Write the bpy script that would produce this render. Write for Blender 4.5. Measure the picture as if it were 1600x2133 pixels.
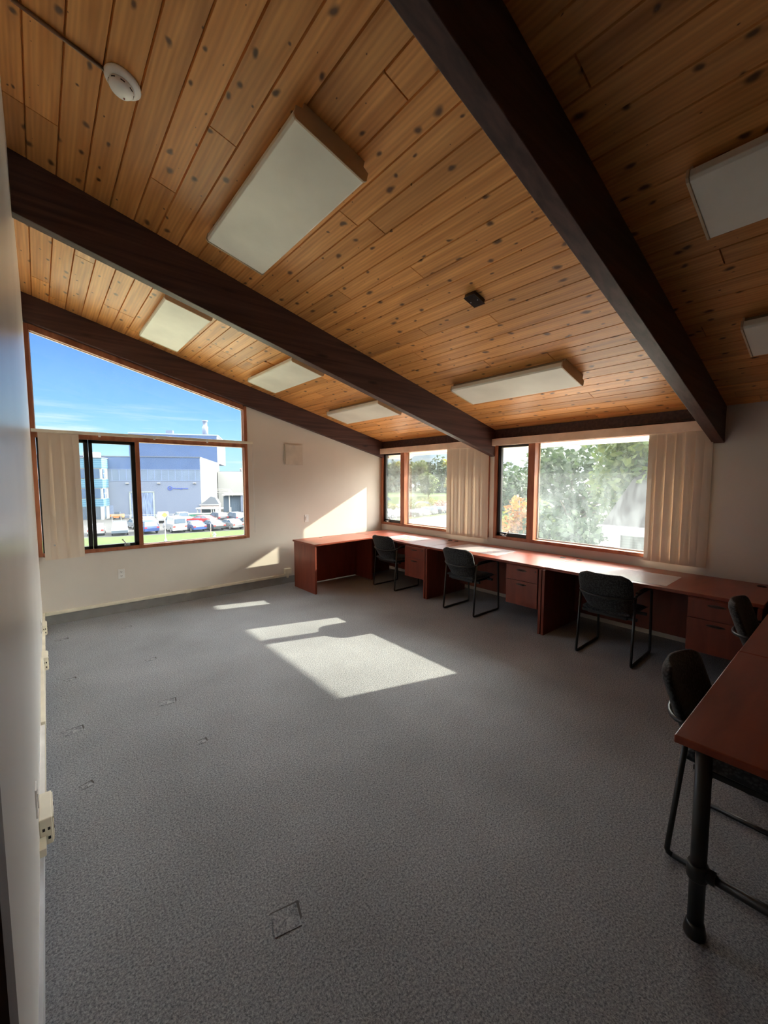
import bpy, bmesh, math, random
from mathutils import Vector, Matrix

sc = bpy.context.scene
COL = sc.collection
PI = math.pi
for o in list(bpy.data.objects):
    bpy.data.objects.remove(o)

# ------------------------------------------------------------------ camera
cam_d = bpy.data.cameras.new('camera'); cam = bpy.data.objects.new('camera', cam_d); COL.objects.link(cam)
cam_d.sensor_fit = 'HORIZONTAL'; cam_d.sensor_width = 36.0; cam_d.lens = 36.0 * 851.8 / 1600.0
cam_d.clip_start = 0.005; cam_d.clip_end = 1500
cam.location = (0.0414, 0.0, 1.6835)
cam.rotation_euler = (math.radians(90 - 4.589), 0, math.radians(-40.125))
sc.camera = cam

# ------------------------------------------------------------------ light, sky, exposure
sc.view_settings.view_transform = 'Standard'
sc.view_settings.look = 'None'
sc.view_settings.exposure = 1.22
sc.view_settings.gamma = 1.0
sc.view_settings.use_curve_mapping = False
SUN = Vector((1.0, -0.31, 0.52)).normalized()
SUN_E = 6.1
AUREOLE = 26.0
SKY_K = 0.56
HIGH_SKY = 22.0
sun_d = bpy.data.lights.new('sun', 'SUN'); sun = bpy.data.objects.new('sun', sun_d); COL.objects.link(sun)
sun_d.energy = SUN_E; sun_d.color = (1.0, 0.90, 0.70); sun_d.angle = math.radians(0.55)
sun.rotation_euler = SUN.to_track_quat('Z', 'Y').to_euler()
sun.location = (12, -6, 9)


def build_world():
    w = bpy.data.worlds.new('sky'); sc.world = w; w.use_nodes = True
    nt = w.node_tree; N = nt.nodes; L = nt.links
    N.clear()
    out = N.new('ShaderNodeOutputWorld'); bg = N.new('ShaderNodeBackground')
    tc = N.new('ShaderNodeTexCoord'); sep = N.new('ShaderNodeSeparateXYZ')
    L.new(tc.outputs['Generated'], sep.inputs[0])
    ramp = N.new('ShaderNodeValToRGB'); cr = ramp.color_ramp
    cr.elements[0].position = 0.0; cr.elements[0].color = (0.55, 0.78, 0.93, 1)
    cr.elements[1].position = 1.0; cr.elements[1].color = (0.10, 0.24, 0.62, 1)
    for p, c in ((0.08, (0.38, 0.71, 0.95)), (0.15, (0.23, 0.52, 0.92)), (0.26, (0.13, 0.34, 0.84)), (0.5, (0.14, 0.32, 0.74))):
        e = cr.elements.new(p); e.color = (*c, 1)
    L.new(sep.outputs['Z'], ramp.inputs[0])
    # cloud streaks, flattened towards the horizon
    mp = N.new('ShaderNodeMapping'); mp.inputs['Scale'].default_value = (1.6, 1.6, 26)
    L.new(tc.outputs['Generated'], mp.inputs[0])
    nz = N.new('ShaderNodeTexNoise'); nz.inputs['Scale'].default_value = 2.3; nz.inputs['Detail'].default_value = 7
    nz.inputs['Roughness'].default_value = 0.6
    L.new(mp.outputs[0], nz.inputs['Vector'])
    cl = N.new('ShaderNodeMapRange'); cl.inputs['From Min'].default_value = 0.52; cl.inputs['From Max'].default_value = 0.68
    L.new(nz.outputs[0], cl.inputs[0])
    lowm = N.new('ShaderNodeMapRange'); lowm.inputs['From Min'].default_value = 0.17; lowm.inputs['From Max'].default_value = 0.05
    L.new(sep.outputs['Z'], lowm.inputs[0])
    east = N.new('ShaderNodeMapRange'); east.inputs['From Min'].default_value = 0.35; east.inputs['From Max'].default_value = 0.8
    L.new(sep.outputs['X'], east.inputs[0])
    cm = N.new('ShaderNodeMath'); cm.operation = 'MULTIPLY'
    L.new(cl.outputs[0], cm.inputs[0]); L.new(lowm.outputs[0], cm.inputs[1])
    haze = N.new('ShaderNodeMath'); haze.operation = 'MULTIPLY_ADD'; haze.inputs[1].default_value = 0.55
    L.new(east.outputs[0], haze.inputs[0]); L.new(cm.outputs[0], haze.inputs[2]); haze.use_clamp = True
    mix = N.new('ShaderNodeMixRGB'); mix.inputs[2].default_value = (0.86, 0.92, 1.0, 1)
    L.new(haze.outputs[0], mix.inputs[0]); L.new(ramp.outputs[0], mix.inputs[1])
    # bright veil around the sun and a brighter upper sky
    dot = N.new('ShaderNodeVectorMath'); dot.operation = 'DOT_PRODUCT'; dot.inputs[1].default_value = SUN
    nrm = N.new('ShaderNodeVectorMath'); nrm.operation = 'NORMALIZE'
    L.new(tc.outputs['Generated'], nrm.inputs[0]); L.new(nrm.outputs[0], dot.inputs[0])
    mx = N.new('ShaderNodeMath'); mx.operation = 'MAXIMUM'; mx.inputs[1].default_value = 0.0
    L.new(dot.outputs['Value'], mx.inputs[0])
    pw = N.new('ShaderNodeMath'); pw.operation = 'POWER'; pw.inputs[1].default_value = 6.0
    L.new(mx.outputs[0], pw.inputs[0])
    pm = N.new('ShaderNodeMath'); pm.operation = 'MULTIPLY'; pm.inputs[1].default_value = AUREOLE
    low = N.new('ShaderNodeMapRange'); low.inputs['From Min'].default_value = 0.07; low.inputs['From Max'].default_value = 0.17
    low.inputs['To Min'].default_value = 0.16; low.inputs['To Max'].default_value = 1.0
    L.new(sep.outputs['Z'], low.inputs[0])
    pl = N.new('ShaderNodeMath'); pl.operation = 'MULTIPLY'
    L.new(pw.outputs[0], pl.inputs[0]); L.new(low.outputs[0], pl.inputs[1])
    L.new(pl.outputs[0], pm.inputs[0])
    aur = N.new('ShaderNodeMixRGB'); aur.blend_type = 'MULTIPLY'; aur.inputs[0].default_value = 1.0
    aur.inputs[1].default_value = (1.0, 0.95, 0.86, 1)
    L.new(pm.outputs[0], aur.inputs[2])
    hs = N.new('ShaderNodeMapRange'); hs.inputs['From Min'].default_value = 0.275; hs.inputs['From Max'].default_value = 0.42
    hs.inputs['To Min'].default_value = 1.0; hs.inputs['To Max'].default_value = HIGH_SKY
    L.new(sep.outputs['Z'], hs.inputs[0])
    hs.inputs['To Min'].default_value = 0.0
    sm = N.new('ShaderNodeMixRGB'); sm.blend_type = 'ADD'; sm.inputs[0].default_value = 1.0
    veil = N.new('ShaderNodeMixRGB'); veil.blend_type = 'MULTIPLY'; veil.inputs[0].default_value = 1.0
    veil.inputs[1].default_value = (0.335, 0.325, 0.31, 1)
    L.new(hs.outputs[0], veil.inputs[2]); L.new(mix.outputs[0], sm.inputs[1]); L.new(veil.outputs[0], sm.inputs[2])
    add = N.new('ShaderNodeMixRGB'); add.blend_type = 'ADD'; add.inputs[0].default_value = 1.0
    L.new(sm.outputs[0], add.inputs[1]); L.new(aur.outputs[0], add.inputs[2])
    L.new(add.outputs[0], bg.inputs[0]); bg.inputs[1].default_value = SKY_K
    L.new(bg.outputs[0], out.inputs[0])
    w.cycles.sampling_method = 'MANUAL'; w.cycles.sample_map_resolution = 1024


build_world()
cy = sc.cycles
cy.use_denoising = True
try: cy.denoiser = 'OPENIMAGEDENOISE'
except Exception: pass
cy.max_bounces = 12; cy.diffuse_bounces = 9; cy.glossy_bounces = 4; cy.transmission_bounces = 8
cy.transparent_max_bounces = 24; cy.sample_clamp_indirect = 12.0
cy.caustics_reflective = False; cy.caustics_refractive = False

# ------------------------------------------------------------------ helpers
def link(o, parent=None):
    COL.objects.link(o)
    if parent is not None: o.parent = parent
    return o

def tag(o, label=None, cat=None, group=None, kind=None):
    if label: o['label'] = label
    if cat: o['category'] = cat
    if group: o['group'] = group
    if kind: o['kind'] = kind
    return o

def empty(name, loc=(0, 0, 0), rz=0.0, label=None, cat=None, group=None, kind=None):
    o = bpy.data.objects.new(name, None); COL.objects.link(o)
    o.empty_display_size = 0.1
    o.location = loc; o.rotation_euler = (0, 0, rz)
    return tag(o, label, cat, group, kind)

class MB:
    """collects boxes, prisms and tubes and links them as ONE mesh object"""
    def __init__(s): s.bm = bmesh.new(); s.mi = 0
    def face(s, vs):
        try:
            f = s.bm.faces.new(vs); f.material_index = s.mi; return f
        except ValueError: return None
    def box(s, x0, x1, y0, y1, z0, z1, M=None):
        P = [(x0, y0, z0), (x1, y0, z0), (x1, y1, z0), (x0, y1, z0), (x0, y0, z1), (x1, y0, z1), (x1, y1, z1), (x0, y1, z1)]
        return s.hexa(P, M)
    def hexa(s, P, M=None):
        v = [s.bm.verts.new((M @ Vector(p)) if M else p) for p in P]
        for q in ((3, 2, 1, 0), (4, 5, 6, 7), (0, 1, 5, 4), (1, 2, 6, 5), (2, 3, 7, 6), (3, 0, 4, 7)):
            s.face([v[i] for i in q])
        return v
    def prism(s, pts, d, M=None):
        """pts: polygon of 3D points, d: extrusion vector"""
        d = Vector(d)
        a = [Vector(p) for p in pts]; b = [p + d for p in a]
        if M: a = [M @ p for p in a]; b = [M @ p for p in b]
        va = [s.bm.verts.new(p) for p in a]; vb = [s.bm.verts.new(p) for p in b]
        s.face(va[::-1]); s.face(vb)
        n = len(va)
        for i in range(n): s.face([va[i], va[(i + 1) % n], vb[(i + 1) % n], vb[i]])
    def tube(s, path, r, seg=10, closed=False, caps=True, ry=None):
        path = [Vector(p) for p in path]; n = len(path); rings = []
        up = None
        for i, p in enumerate(path):
            if closed: t = (path[(i + 1) % n] - path[i - 1])
            elif i == 0: t = path[1] - path[0]
            elif i == n - 1: t = path[-1] - path[-2]
            else: t = (path[i + 1] - p).normalized() + (p - path[i - 1]).normalized()
            t.normalize()
            if up is None:
                up = Vector((0, 0, 1)) if abs(t.z) < 0.9 else Vector((1, 0, 0))
            a = (up - t * up.dot(t)).normalized(); b = t.cross(a); up = a
            rr = r[i] if isinstance(r, (list, tuple)) else r
            rings.append([s.bm.verts.new(p + (a * math.cos(2 * PI * k / seg) * (ry or rr) + b * math.sin(2 * PI * k / seg) * rr)) for k in range(seg)])
        m = n if closed else n - 1
        for i in range(m):
            A = rings[i]; B = rings[(i + 1) % n]
            for k in range(seg):
                f = s.face([A[k], A[(k + 1) % seg], B[(k + 1) % seg], B[k]])
                if f: f.smooth = True
        if caps and not closed: s.face(rings[0][::-1]); s.face(rings[-1])
    def cyl(s, a, b, r, seg=16): s.tube([a, b], r, seg)
    def lathe(s, prof, origin, axis=(0, 0, 1), seg=24, M=None):
        """prof: (radius, height) along axis"""
        ax = Vector(axis).normalized(); o = Vector(origin)
        t = Vector((1, 0, 0)) if abs(ax.x) < 0.9 else Vector((0, 1, 0))
        a = (t - ax * t.dot(ax)).normalized(); b = ax.cross(a); rings = []
        for r, h in prof:
            if r < 1e-5: rings.append([s.bm.verts.new(o + ax * h)]); continue
            rings.append([s.bm.verts.new(o + ax * h + (a * math.cos(2 * PI * k / seg) + b * math.sin(2 * PI * k / seg)) * r) for k in range(seg)])
        for A, B in zip(rings, rings[1:]):
            for k in range(seg):
                k2 = (k + 1) % seg
                if len(A) == 1 and len(B) == 1: continue
                if len(A) == 1: f = s.face([A[0], B[k2], B[k]])
                elif len(B) == 1: f = s.face([A[k], A[k2], B[0]])
                else: f = s.face([A[k], A[k2], B[k2], B[k]])
                if f: f.smooth = True
        if len(rings[0]) > 1: s.face(rings[0][::-1])
        if len(rings[-1]) > 1: s.face(rings[-1])
    def grid(s, f, nu, nv, smooth=True):
        V = [[s.bm.verts.new(f(i / nu, j / nv)) for j in range(nv + 1)] for i in range(nu + 1)]
        for i in range(nu):
            for j in range(nv):
                q = s.face([V[i][j], V[i + 1][j], V[i + 1][j + 1], V[i][j + 1]])
                if q: q.smooth = smooth
        return V
    def build(s, name, mat, parent=None, bevel=0, smooth=False, loc=None, normals=True):
        if normals: bmesh.ops.recalc_face_normals(s.bm, faces=s.bm.faces)
        me = bpy.data.meshes.new(name)
        if loc is not None: bmesh.ops.translate(s.bm, verts=s.bm.verts, vec=-Vector(loc))
        s.bm.to_mesh(me); s.bm.free()
        for m in (mat if isinstance(mat, (list, tuple)) else [mat]): me.materials.append(m)
        o = bpy.data.objects.new(name, me)
        if loc is not None: o.location = loc
        link(o, parent)
        if bevel:
            b = o.modifiers.new('bevel', 'BEVEL'); b.width = bevel; b.segments = 2; b.limit_method = 'ANGLE'; b.angle_limit = math.radians(40)
        if smooth:
            for p in me.polygons: p.use_smooth = True
        return o

def copy_tree(o, parent=None):
    c = o.copy(); COL.objects.link(c)
    if parent is not None: c.parent = parent
    for ch in [x for x in bpy.data.objects if x.parent == o]: copy_tree(ch, c)
    return c

def vcol(me, name, fn):
    """one float per face, read by the material through an Attribute node"""
    a = me.attributes.new(name, 'FLOAT', 'FACE')
    for i, p in enumerate(me.polygons): a.data[i].value = fn(i, p)

# ------------------------------------------------------------------ materials
MATS = {}
def mat(name, col, rough=0.5, metal=0.0, spec=0.5, **k):
    if name in MATS: return MATS[name]
    m = bpy.data.materials.new(name); m.use_nodes = True
    b = m.node_tree.nodes['Principled BSDF']
    b.inputs['Base Color'].default_value = (*col, 1); b.inputs['Roughness'].default_value = rough
    b.inputs['Metallic'].default_value = metal; b.inputs['Specular IOR Level'].default_value = spec
    if k.get('emit'): b.inputs['Emission Color'].default_value = (*k['emit'], 1); b.inputs['Emission Strength'].default_value = k.get('es', 1)
    if k.get('coat'): b.inputs['Coat Weight'].default_value = k['coat']; b.inputs['Coat Roughness'].default_value = k.get('coatr', 0.1)
    # a quiet procedural variation so that no surface is perfectly uniform
    v = k.get('var', 0.06)
    nt = m.node_tree; N = nt.nodes; L = nt.links
    tc = N.new('ShaderNodeTexCoord'); nz = N.new('ShaderNodeTexNoise')
    nz.inputs['Scale'].default_value = k.get('vs', 6.0); nz.inputs['Detail'].default_value = 4
    mpg = N.new('ShaderNodeMapping'); mpg.inputs['Scale'].default_value = k.get('stretch', (1, 1, 1))
    L.new(tc.outputs['Object'], mpg.inputs[0]); L.new(mpg.outputs[0], nz.inputs['Vector'])
    mr = N.new('ShaderNodeMapRange'); mr.inputs['From Min'].default_value = 0.3; mr.inputs['From Max'].default_value = 0.7
    mr.inputs['To Min'].default_value = 1 - v * 2; mr.inputs['To Max'].default_value = 1 + v * 2
    L.new(nz.outputs[0], mr.inputs[0])
    mm = N.new('ShaderNodeMixRGB'); mm.blend_type = 'MULTIPLY'; mm.inputs[0].default_value = 1
    mm.inputs[1].default_value = (*col, 1)
    L.new(mr.outputs[0], mm.inputs[2]); L.new(mm.outputs[0], b.inputs['Base Color'])
    if k.get('bump'):
        n2 = N.new('ShaderNodeTexNoise'); n2.inputs['Scale'].default_value = k.get('bs', 300.0); n2.inputs['Detail'].default_value = 3
        L.new(tc.outputs['Object'], n2.inputs['Vector'])
        bp = N.new('ShaderNodeBump'); bp.inputs['Strength'].default_value = k['bump']; bp.inputs['Distance'].default_value = k.get('bd', 0.002)
        L.new(n2.outputs[0], bp.inputs['Height']); L.new(bp.outputs[0], b.inputs['Normal'])
    MATS[name] = m
    return m

def node_helpers(m):
    nt = m.node_tree; N = nt.nodes; L = nt.links
    def new(t, **kw):
        n = N.new(t)
        for a, v in kw.items(): setattr(n, a, v)
        return n
    return N, L, new

def mat_ceiling():
    m = bpy.data.materials.new('knotty_cedar'); m.use_nodes = True
    N, L, new = node_helpers(m); b = N['Principled BSDF']
    tc = new('ShaderNodeTexCoord'); at = new('ShaderNodeAttribute', attribute_name='rnd')
    # every plank looks up its own stretch of grain
    comb = new('ShaderNodeCombineXYZ'); sc1 = new('ShaderNodeMath', operation='MULTIPLY'); sc1.inputs[1].default_value = 37.0
    L.new(at.outputs['Fac'], sc1.inputs[0]); L.new(sc1.outputs[0], comb.inputs[2]); L.new(sc1.outputs[0], comb.inputs[1])
    va = new('ShaderNodeVectorMath', operation='ADD'); L.new(tc.outputs['Object'], va.inputs[0]); L.new(comb.outputs[0], va.inputs[1])
    mp = new('ShaderNodeMapping'); mp.inputs['Scale'].default_value = (24, 1.1, 8); L.new(va.outputs[0], mp.inputs[0])
    g = new('ShaderNodeTexNoise'); g.inputs['Scale'].default_value = 1.0; g.inputs['Detail'].default_value = 5; g.inputs['Distortion'].default_value = 0.6
    L.new(mp.outputs[0], g.inputs['Vector'])
    mp2 = new('ShaderNodeMapping'); mp2.inputs['Scale'].default_value = (9, 0.9, 3); L.new(va.outputs[0], mp2.inputs[0])
    wv = new('ShaderNodeTexWave', wave_type='BANDS', bands_direction='X'); wv.inputs['Scale'].default_value = 1.6
    wv.inputs['Distortion'].default_value = 5.0; wv.inputs['Detail'].default_value = 3; wv.inputs['Detail Scale'].default_value = 0.8
    L.new(mp2.outputs[0], wv.inputs['Vector'])
    r = new('ShaderNodeValToRGB'); cr = r.color_ramp
    cr.elements[0].position = 0.25; cr.elements[0].color = (0.56, 0.225, 0.055, 1)
    cr.elements[1].position = 0.75; cr.elements[1].color = (0.88, 0.43, 0.14, 1)
    L.new(g.outputs[0], r.inputs[0])
    wm = new('ShaderNodeMixRGB', blend_type='MULTIPLY'); wm.inputs[0].default_value = 1
    wr = new('ShaderNodeMapRange'); wr.inputs['To Min'].default_value = 0.90; wr.inputs['To Max'].default_value = 1.03
    L.new(wv.outputs[0], wr.inputs[0]); L.new(r.outputs[0], wm.inputs[1]); L.new(wr.outputs[0], wm.inputs[2])
    # board-to-board tone
    rr = new('ShaderNodeMapRange'); rr.inputs['To Min'].default_value = 0.78; rr.inputs['To Max'].default_value = 1.08
    L.new(at.outputs['Fac'], rr.inputs[0])
    pm = new('ShaderNodeMixRGB', blend_type='MULTIPLY'); pm.inputs[0].default_value = 1
    L.new(wm.outputs[0], pm.inputs[1]); L.new(rr.outputs[0], pm.inputs[2])
    # knots
    mp3 = new('ShaderNodeMapping'); mp3.inputs['Scale'].default_value = (8.0, 5.0, 1.0); L.new(va.outputs[0], mp3.inputs[0])
    vo = new('ShaderNodeTexVoronoi', feature='F1', voronoi_dimensions='2D'); vo.inputs['Scale'].default_value = 1.0; wn = new('ShaderNodeTexNoise'); wn.inputs['Scale'].default_value = 9.0; wn.inputs['Detail'].default_value = 2; L.new(va.outputs[0], wn.inputs['Vector'])
    ws = new('ShaderNodeVectorMath', operation='SCALE'); ws.inputs['Scale'].default_value = 0.34; L.new(wn.outputs['Color'], ws.inputs[0])
    wa = new('ShaderNodeVectorMath', operation='ADD'); L.new(mp3.outputs[0], wa.inputs[0]); L.new(ws.outputs[0], wa.inputs[1])
    L.new(wa.outputs[0], vo.inputs['Vector'])
    sp = new('ShaderNodeSeparateColor'); L.new(vo.outputs['Color'], sp.inputs[0])
    on = new('ShaderNodeMapRange'); on.inputs['From Min'].default_value = 0.25; on.inputs['From Max'].default_value = 0.95
    on.inputs['To Min'].default_value = 0.02; on.inputs['To Max'].default_value = 0.15
    L.new(sp.outputs[0], on.inputs[0])
    ks = new('ShaderNodeMath', operation='DIVIDE'); L.new(vo.outputs['Distance'], ks.inputs[0])
    mxx = new('ShaderNodeMath', operation='MAXIMUM'); mxx.inputs[1].default_value = 0.001
    L.new(on.outputs[0], mxx.inputs[0]); L.new(mxx.outputs[0], ks.inputs[1])
    kn = new('ShaderNodeMapRange', interpolation_type='SMOOTHSTEP'); kn.inputs['From Min'].default_value = 0.35; kn.inputs['From Max'].default_value = 1.35
    kn.inputs['To Min'].default_value = 0.9; kn.inputs['To Max'].default_value = 0.0
    L.new(ks.outputs[0], kn.inputs[0])
    km = new('ShaderNodeMixRGB'); km.inputs[2].default_value = (0.075, 0.032, 0.014, 1)
    L.new(kn.outputs[0], km.inputs[0]); L.new(pm.outputs[0], km.inputs[1])
    # dark smoke-like streaks round some boards
    mp4 = new('ShaderNodeMapping'); mp4.inputs['Scale'].default_value = (7, 0.8, 1); L.new(va.outputs[0], mp4.inputs[0])
    st = new('ShaderNodeTexNoise'); st.inputs['Scale'].default_value = 1.0; st.inputs['Detail'].default_value = 2; L.new(mp4.outputs[0], st.inputs['Vector'])
    sr = new('ShaderNodeMapRange'); sr.inputs['From Min'].default_value = 0.60; sr.inputs['From Max'].default_value = 0.72
    sr.inputs['To Min'].default_value = 0.0; sr.inputs['To Max'].default_value = 0.5
    L.new(st.outputs[0], sr.inputs[0])
    sm = new('ShaderNodeMixRGB', blend_type='MULTIPLY'); sm.inputs[2].default_value = (0.42, 0.36, 0.36, 1)
    L.new(sr.outputs[0], sm.inputs[0]); L.new(km.outputs[0], sm.inputs[1])
    L.new(sm.outputs[0], b.inputs['Base Color'])
    b.inputs['Roughness'].default_value = 0.42; b.inputs['Specular IOR Level'].default_value = 0.35
    bp = new('ShaderNodeBump'); bp.inputs['Strength'].default_value = 0.15; bp.inputs['Distance'].default_value = 0.002
    L.new(g.outputs[0], bp.inputs['Height']); L.new(bp.outputs[0], b.inputs['Normal'])
    return m

def mat_wood(name, dark, light, scale=(3, 40, 40), rough=0.45, spec=0.4, cracks=0.0, coat=0.0, bump=0.1):
    m = bpy.data.materials.new(name); m.use_nodes = True
    N, L, new = node_helpers(m); b = N['Principled BSDF']
    tc = new('ShaderNodeTexCoord'); mp = new('ShaderNodeMapping'); mp.inputs['Scale'].default_value = scale
    L.new(tc.outputs['Object'], mp.inputs[0])
    g = new('ShaderNodeTexNoise'); g.inputs['Scale'].default_value = 1.0; g.inputs['Detail'].default_value = 6; g.inputs['Distortion'].default_value = 0.4
    L.new(mp.outputs[0], g.inputs['Vector'])
    r = new('ShaderNodeValToRGB'); cr = r.color_ramp
    cr.elements[0].position = 0.3; cr.elements[0].color = (*dark, 1); cr.elements[1].position = 0.7; cr.elements[1].color = (*light, 1)
    L.new(g.outputs[0], r.inputs[0]); last = r.outputs[0]
    if cracks:
        vo = new('ShaderNodeTexVoronoi', feature='F1'); vo.inputs['Scale'].default_value = 1.0
        m3 = new('ShaderNodeMapping'); m3.inputs['Scale'].default_value = (1.4, 4, 5.0); L.new(tc.outputs['Object'], m3.inputs[0]); L.new(m3.outputs[0], vo.inputs['Vector'])
        kn = new('ShaderNodeMapRange'); kn.inputs['From Min'].default_value = 0.03; kn.inputs['From Max'].default_value = 0.12
        kn.inputs['To Min'].default_value = cracks; kn.inputs['To Max'].default_value = 0
        L.new(vo.outputs['Distance'], kn.inputs[0])
        km = new('ShaderNodeMixRGB'); km.inputs[2].default_value = (0.012, 0.007, 0.005, 1)
        L.new(kn.outputs[0], km.inputs[0]); L.new(last, km.inputs[1]); last = km.outputs[0]
    L.new(last, b.inputs['Base Color'])
    b.inputs['Roughness'].default_value = rough; b.inputs['Specular IOR Level'].default_value = spec
    if coat: b.inputs['Coat Weight'].default_value = coat; b.inputs['Coat Roughness'].default_value = 0.12
    if bump:
        bp = new('ShaderNodeBump'); bp.inputs['Strength'].default_value = bump; bp.inputs['Distance'].default_value = 0.002
        L.new(g.outputs[0], bp.inputs['Height']); L.new(bp.outputs[0], b.inputs['Normal'])
    MATS[name] = m
    return m

def mat_carpet():
    m = bpy.data.materials.new('grey_carpet'); m.use_nodes = True
    N, L, new = node_helpers(m); b = N['Principled BSDF']
    tc = new('ShaderNodeTexCoord')
    n1 = new('ShaderNodeTexNoise'); n1.inputs['Scale'].default_value = 170; n1.inputs['Detail'].default_value = 3; n1.inputs['Roughness'].default_value = 0.7
    L.new(tc.outputs['Object'], n1.inputs['Vector'])
    n2 = new('ShaderNodeTexNoise'); n2.inputs['Scale'].default_value = 1.4; n2.inputs['Detail'].default_value = 4
    L.new(tc.outputs['Object'], n2.inputs['Vector'])
    r = new('ShaderNodeValToRGB'); cr = r.color_ramp
    cr.elements[0].position = 0.38; cr.elements[0].color = (0.150, 0.163, 0.184, 1)
    cr.elements[1].position = 0.62; cr.elements[1].color = (0.46, 0.485, 0.525, 1)
    n3 = new('ShaderNodeTexNoise'); n3.inputs['Scale'].default_value = 115; n3.inputs['Detail'].default_value = 2
    L.new(tc.outputs['Object'], n3.inputs['Vector'])
    av = new('ShaderNodeMath', operation='MULTIPLY_ADD'); av.inputs[1].default_value = 0.5
    hf = new('ShaderNodeMath', operation='MULTIPLY'); hf.inputs[1].default_value = 0.5; L.new(n3.outputs[0], hf.inputs[0])
    L.new(n1.outputs[0], av.inputs[0]); L.new(hf.outputs[0], av.inputs[2])
    L.new(av.outputs[0], r.inputs[0])
    mr = new('ShaderNodeMapRange'); mr.inputs['From Min'].default_value = 0.3; mr.inputs['From Max'].default_value = 0.7
    mr.inputs['To Min'].default_value = 0.86; mr.inputs['To Max'].default_value = 1.1
    L.new(n2.outputs[0], mr.inputs[0])
    mm = new('ShaderNodeMixRGB', blend_type='MULTIPLY'); mm.inputs[0].default_value = 1
    L.new(r.outputs[0], mm.inputs[1]); L.new(mr.outputs[0], mm.inputs[2]); L.new(mm.outputs[0], b.inputs['Base Color'])
    b.inputs['Roughness'].default_value = 0.95; b.inputs['Specular IOR Level'].default_value = 0.1
    bp = new('ShaderNodeBump'); bp.inputs['Strength'].default_value = 0.8; bp.inputs['Distance'].default_value = 0.006
    L.new(n1.outputs[0], bp.inputs['Height']); L.new(bp.outputs[0], b.inputs['Normal'])
    return m

def mat_glass(name, dirt=0.03, streak=0.0):
    """clear pane with a film of dust that scatters the light that strikes it"""
    m = bpy.data.materials.new(name); m.use_nodes = True
    N, L, new = node_helpers(m); N.remove(N['Principled BSDF']); out = N['Material Output']
    tr = new('ShaderNodeBsdfTransparent'); tr.inputs[0].default_value = (0.96, 0.98, 0.97, 1)
    gl = new('ShaderNodeBsdfGlossy'); gl.inputs['Roughness'].default_value = 0.02
    fr = new('ShaderNodeFresnel'); fr.inputs[0].default_value = 1.45
    fm = new('ShaderNodeMath', operation='MULTIPLY'); fm.inputs[1].default_value = 0.5; L.new(fr.outputs[0], fm.inputs[0])
    m1 = new('ShaderNodeMixShader'); L.new(fm.outputs[0], m1.inputs[0]); L.new(tr.outputs[0], m1.inputs[1]); L.new(gl.outputs[0], m1.inputs[2])
    tl = new('ShaderNodeBsdfTranslucent'); tl.inputs[0].default_value = (0.80, 0.92, 1.0, 1)
    tc = new('ShaderNodeTexCoord')
    mp = new('ShaderNodeMapping'); mp.inputs['Scale'].default_value = (5, 5, 2.0); L.new(tc.outputs['Object'], mp.inputs[0])
    n1 = new('ShaderNodeTexNoise'); n1.inputs['Scale'].default_value = 1.3; n1.inputs['Detail'].default_value = 9; n1.inputs['Roughness'].default_value = 0.68; n1.inputs['Distortion'].default_value = 1.2
    L.new(mp.outputs[0], n1.inputs['Vector'])
    mr = new('ShaderNodeMapRange'); mr.inputs['From Min'].default_value = 0.35; mr.inputs['From Max'].default_value = 0.72
    mr.inputs['To Min'].default_value = dirt; mr.inputs['To Max'].default_value = dirt * 2.0 + streak
    L.new(n1.outputs[0], mr.inputs[0])
    m2 = new('ShaderNodeMixShader'); L.new(mr.outputs[0], m2.inputs[0]); L.new(m1.outputs[0], m2.inputs[1]); L.new(tl.outputs[0], m2.inputs[2])
    L.new(m2.outputs[0], out.inputs['Surface'])
    MATS[name] = m
    return m

def mat_transl(name, col, amount=0.4, rough=0.7, var=0.05, vs=3, stretch=(1, 1, 1)):
    m = mat(name, col, rough, spec=0.3, var=var, vs=vs, stretch=stretch)
    N, L, new = node_helpers(m); b = N['Principled BSDF']; out = N['Material Output']
    tl = new('ShaderNodeBsdfTranslucent'); tl.inputs[0].default_value = (*col, 1)
    mx = new('ShaderNodeMixShader'); mx.inputs[0].default_value = amount
    L.new(b.outputs[0], mx.inputs[1]); L.new(tl.outputs[0], mx.inputs[2]); L.new(mx.outputs[0], out.inputs['Surface'])
    return m

def mat_fabric():
    m = bpy.data.materials.new('woven_black_fabric'); m.use_nodes = True
    N, L, new = node_helpers(m); b = N['Principled BSDF']
    tc = new('ShaderNodeTexCoord')
    vo = new('ShaderNodeTexVoronoi', feature='F1'); vo.inputs['Scale'].default_value = 75; L.new(tc.outputs['Object'], vo.inputs['Vector'])
    r = new('ShaderNodeValToRGB'); cr = r.color_ramp
    cr.elements[0].position = 0.25; cr.elements[0].color = (0.045, 0.047, 0.052, 1)
    cr.elements[1].position = 0.6; cr.elements[1].color = (0.006, 0.006, 0.007, 1)
    L.new(vo.outputs['Distance'], r.inputs[0]); L.new(r.outputs[0], b.inputs['Base Color'])
    b.inputs['Roughness'].default_value = 0.85; b.inputs['Sheen Weight'].default_value = 0.12
    bp = new('ShaderNodeBump'); bp.inputs['Strength'].default_value = 0.6; bp.inputs['Distance'].default_value = 0.003; bp.invert = True
    L.new(vo.outputs['Distance'], bp.inputs['Height']); L.new(bp.outputs[0], b.inputs['Normal'])
    return m

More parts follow.
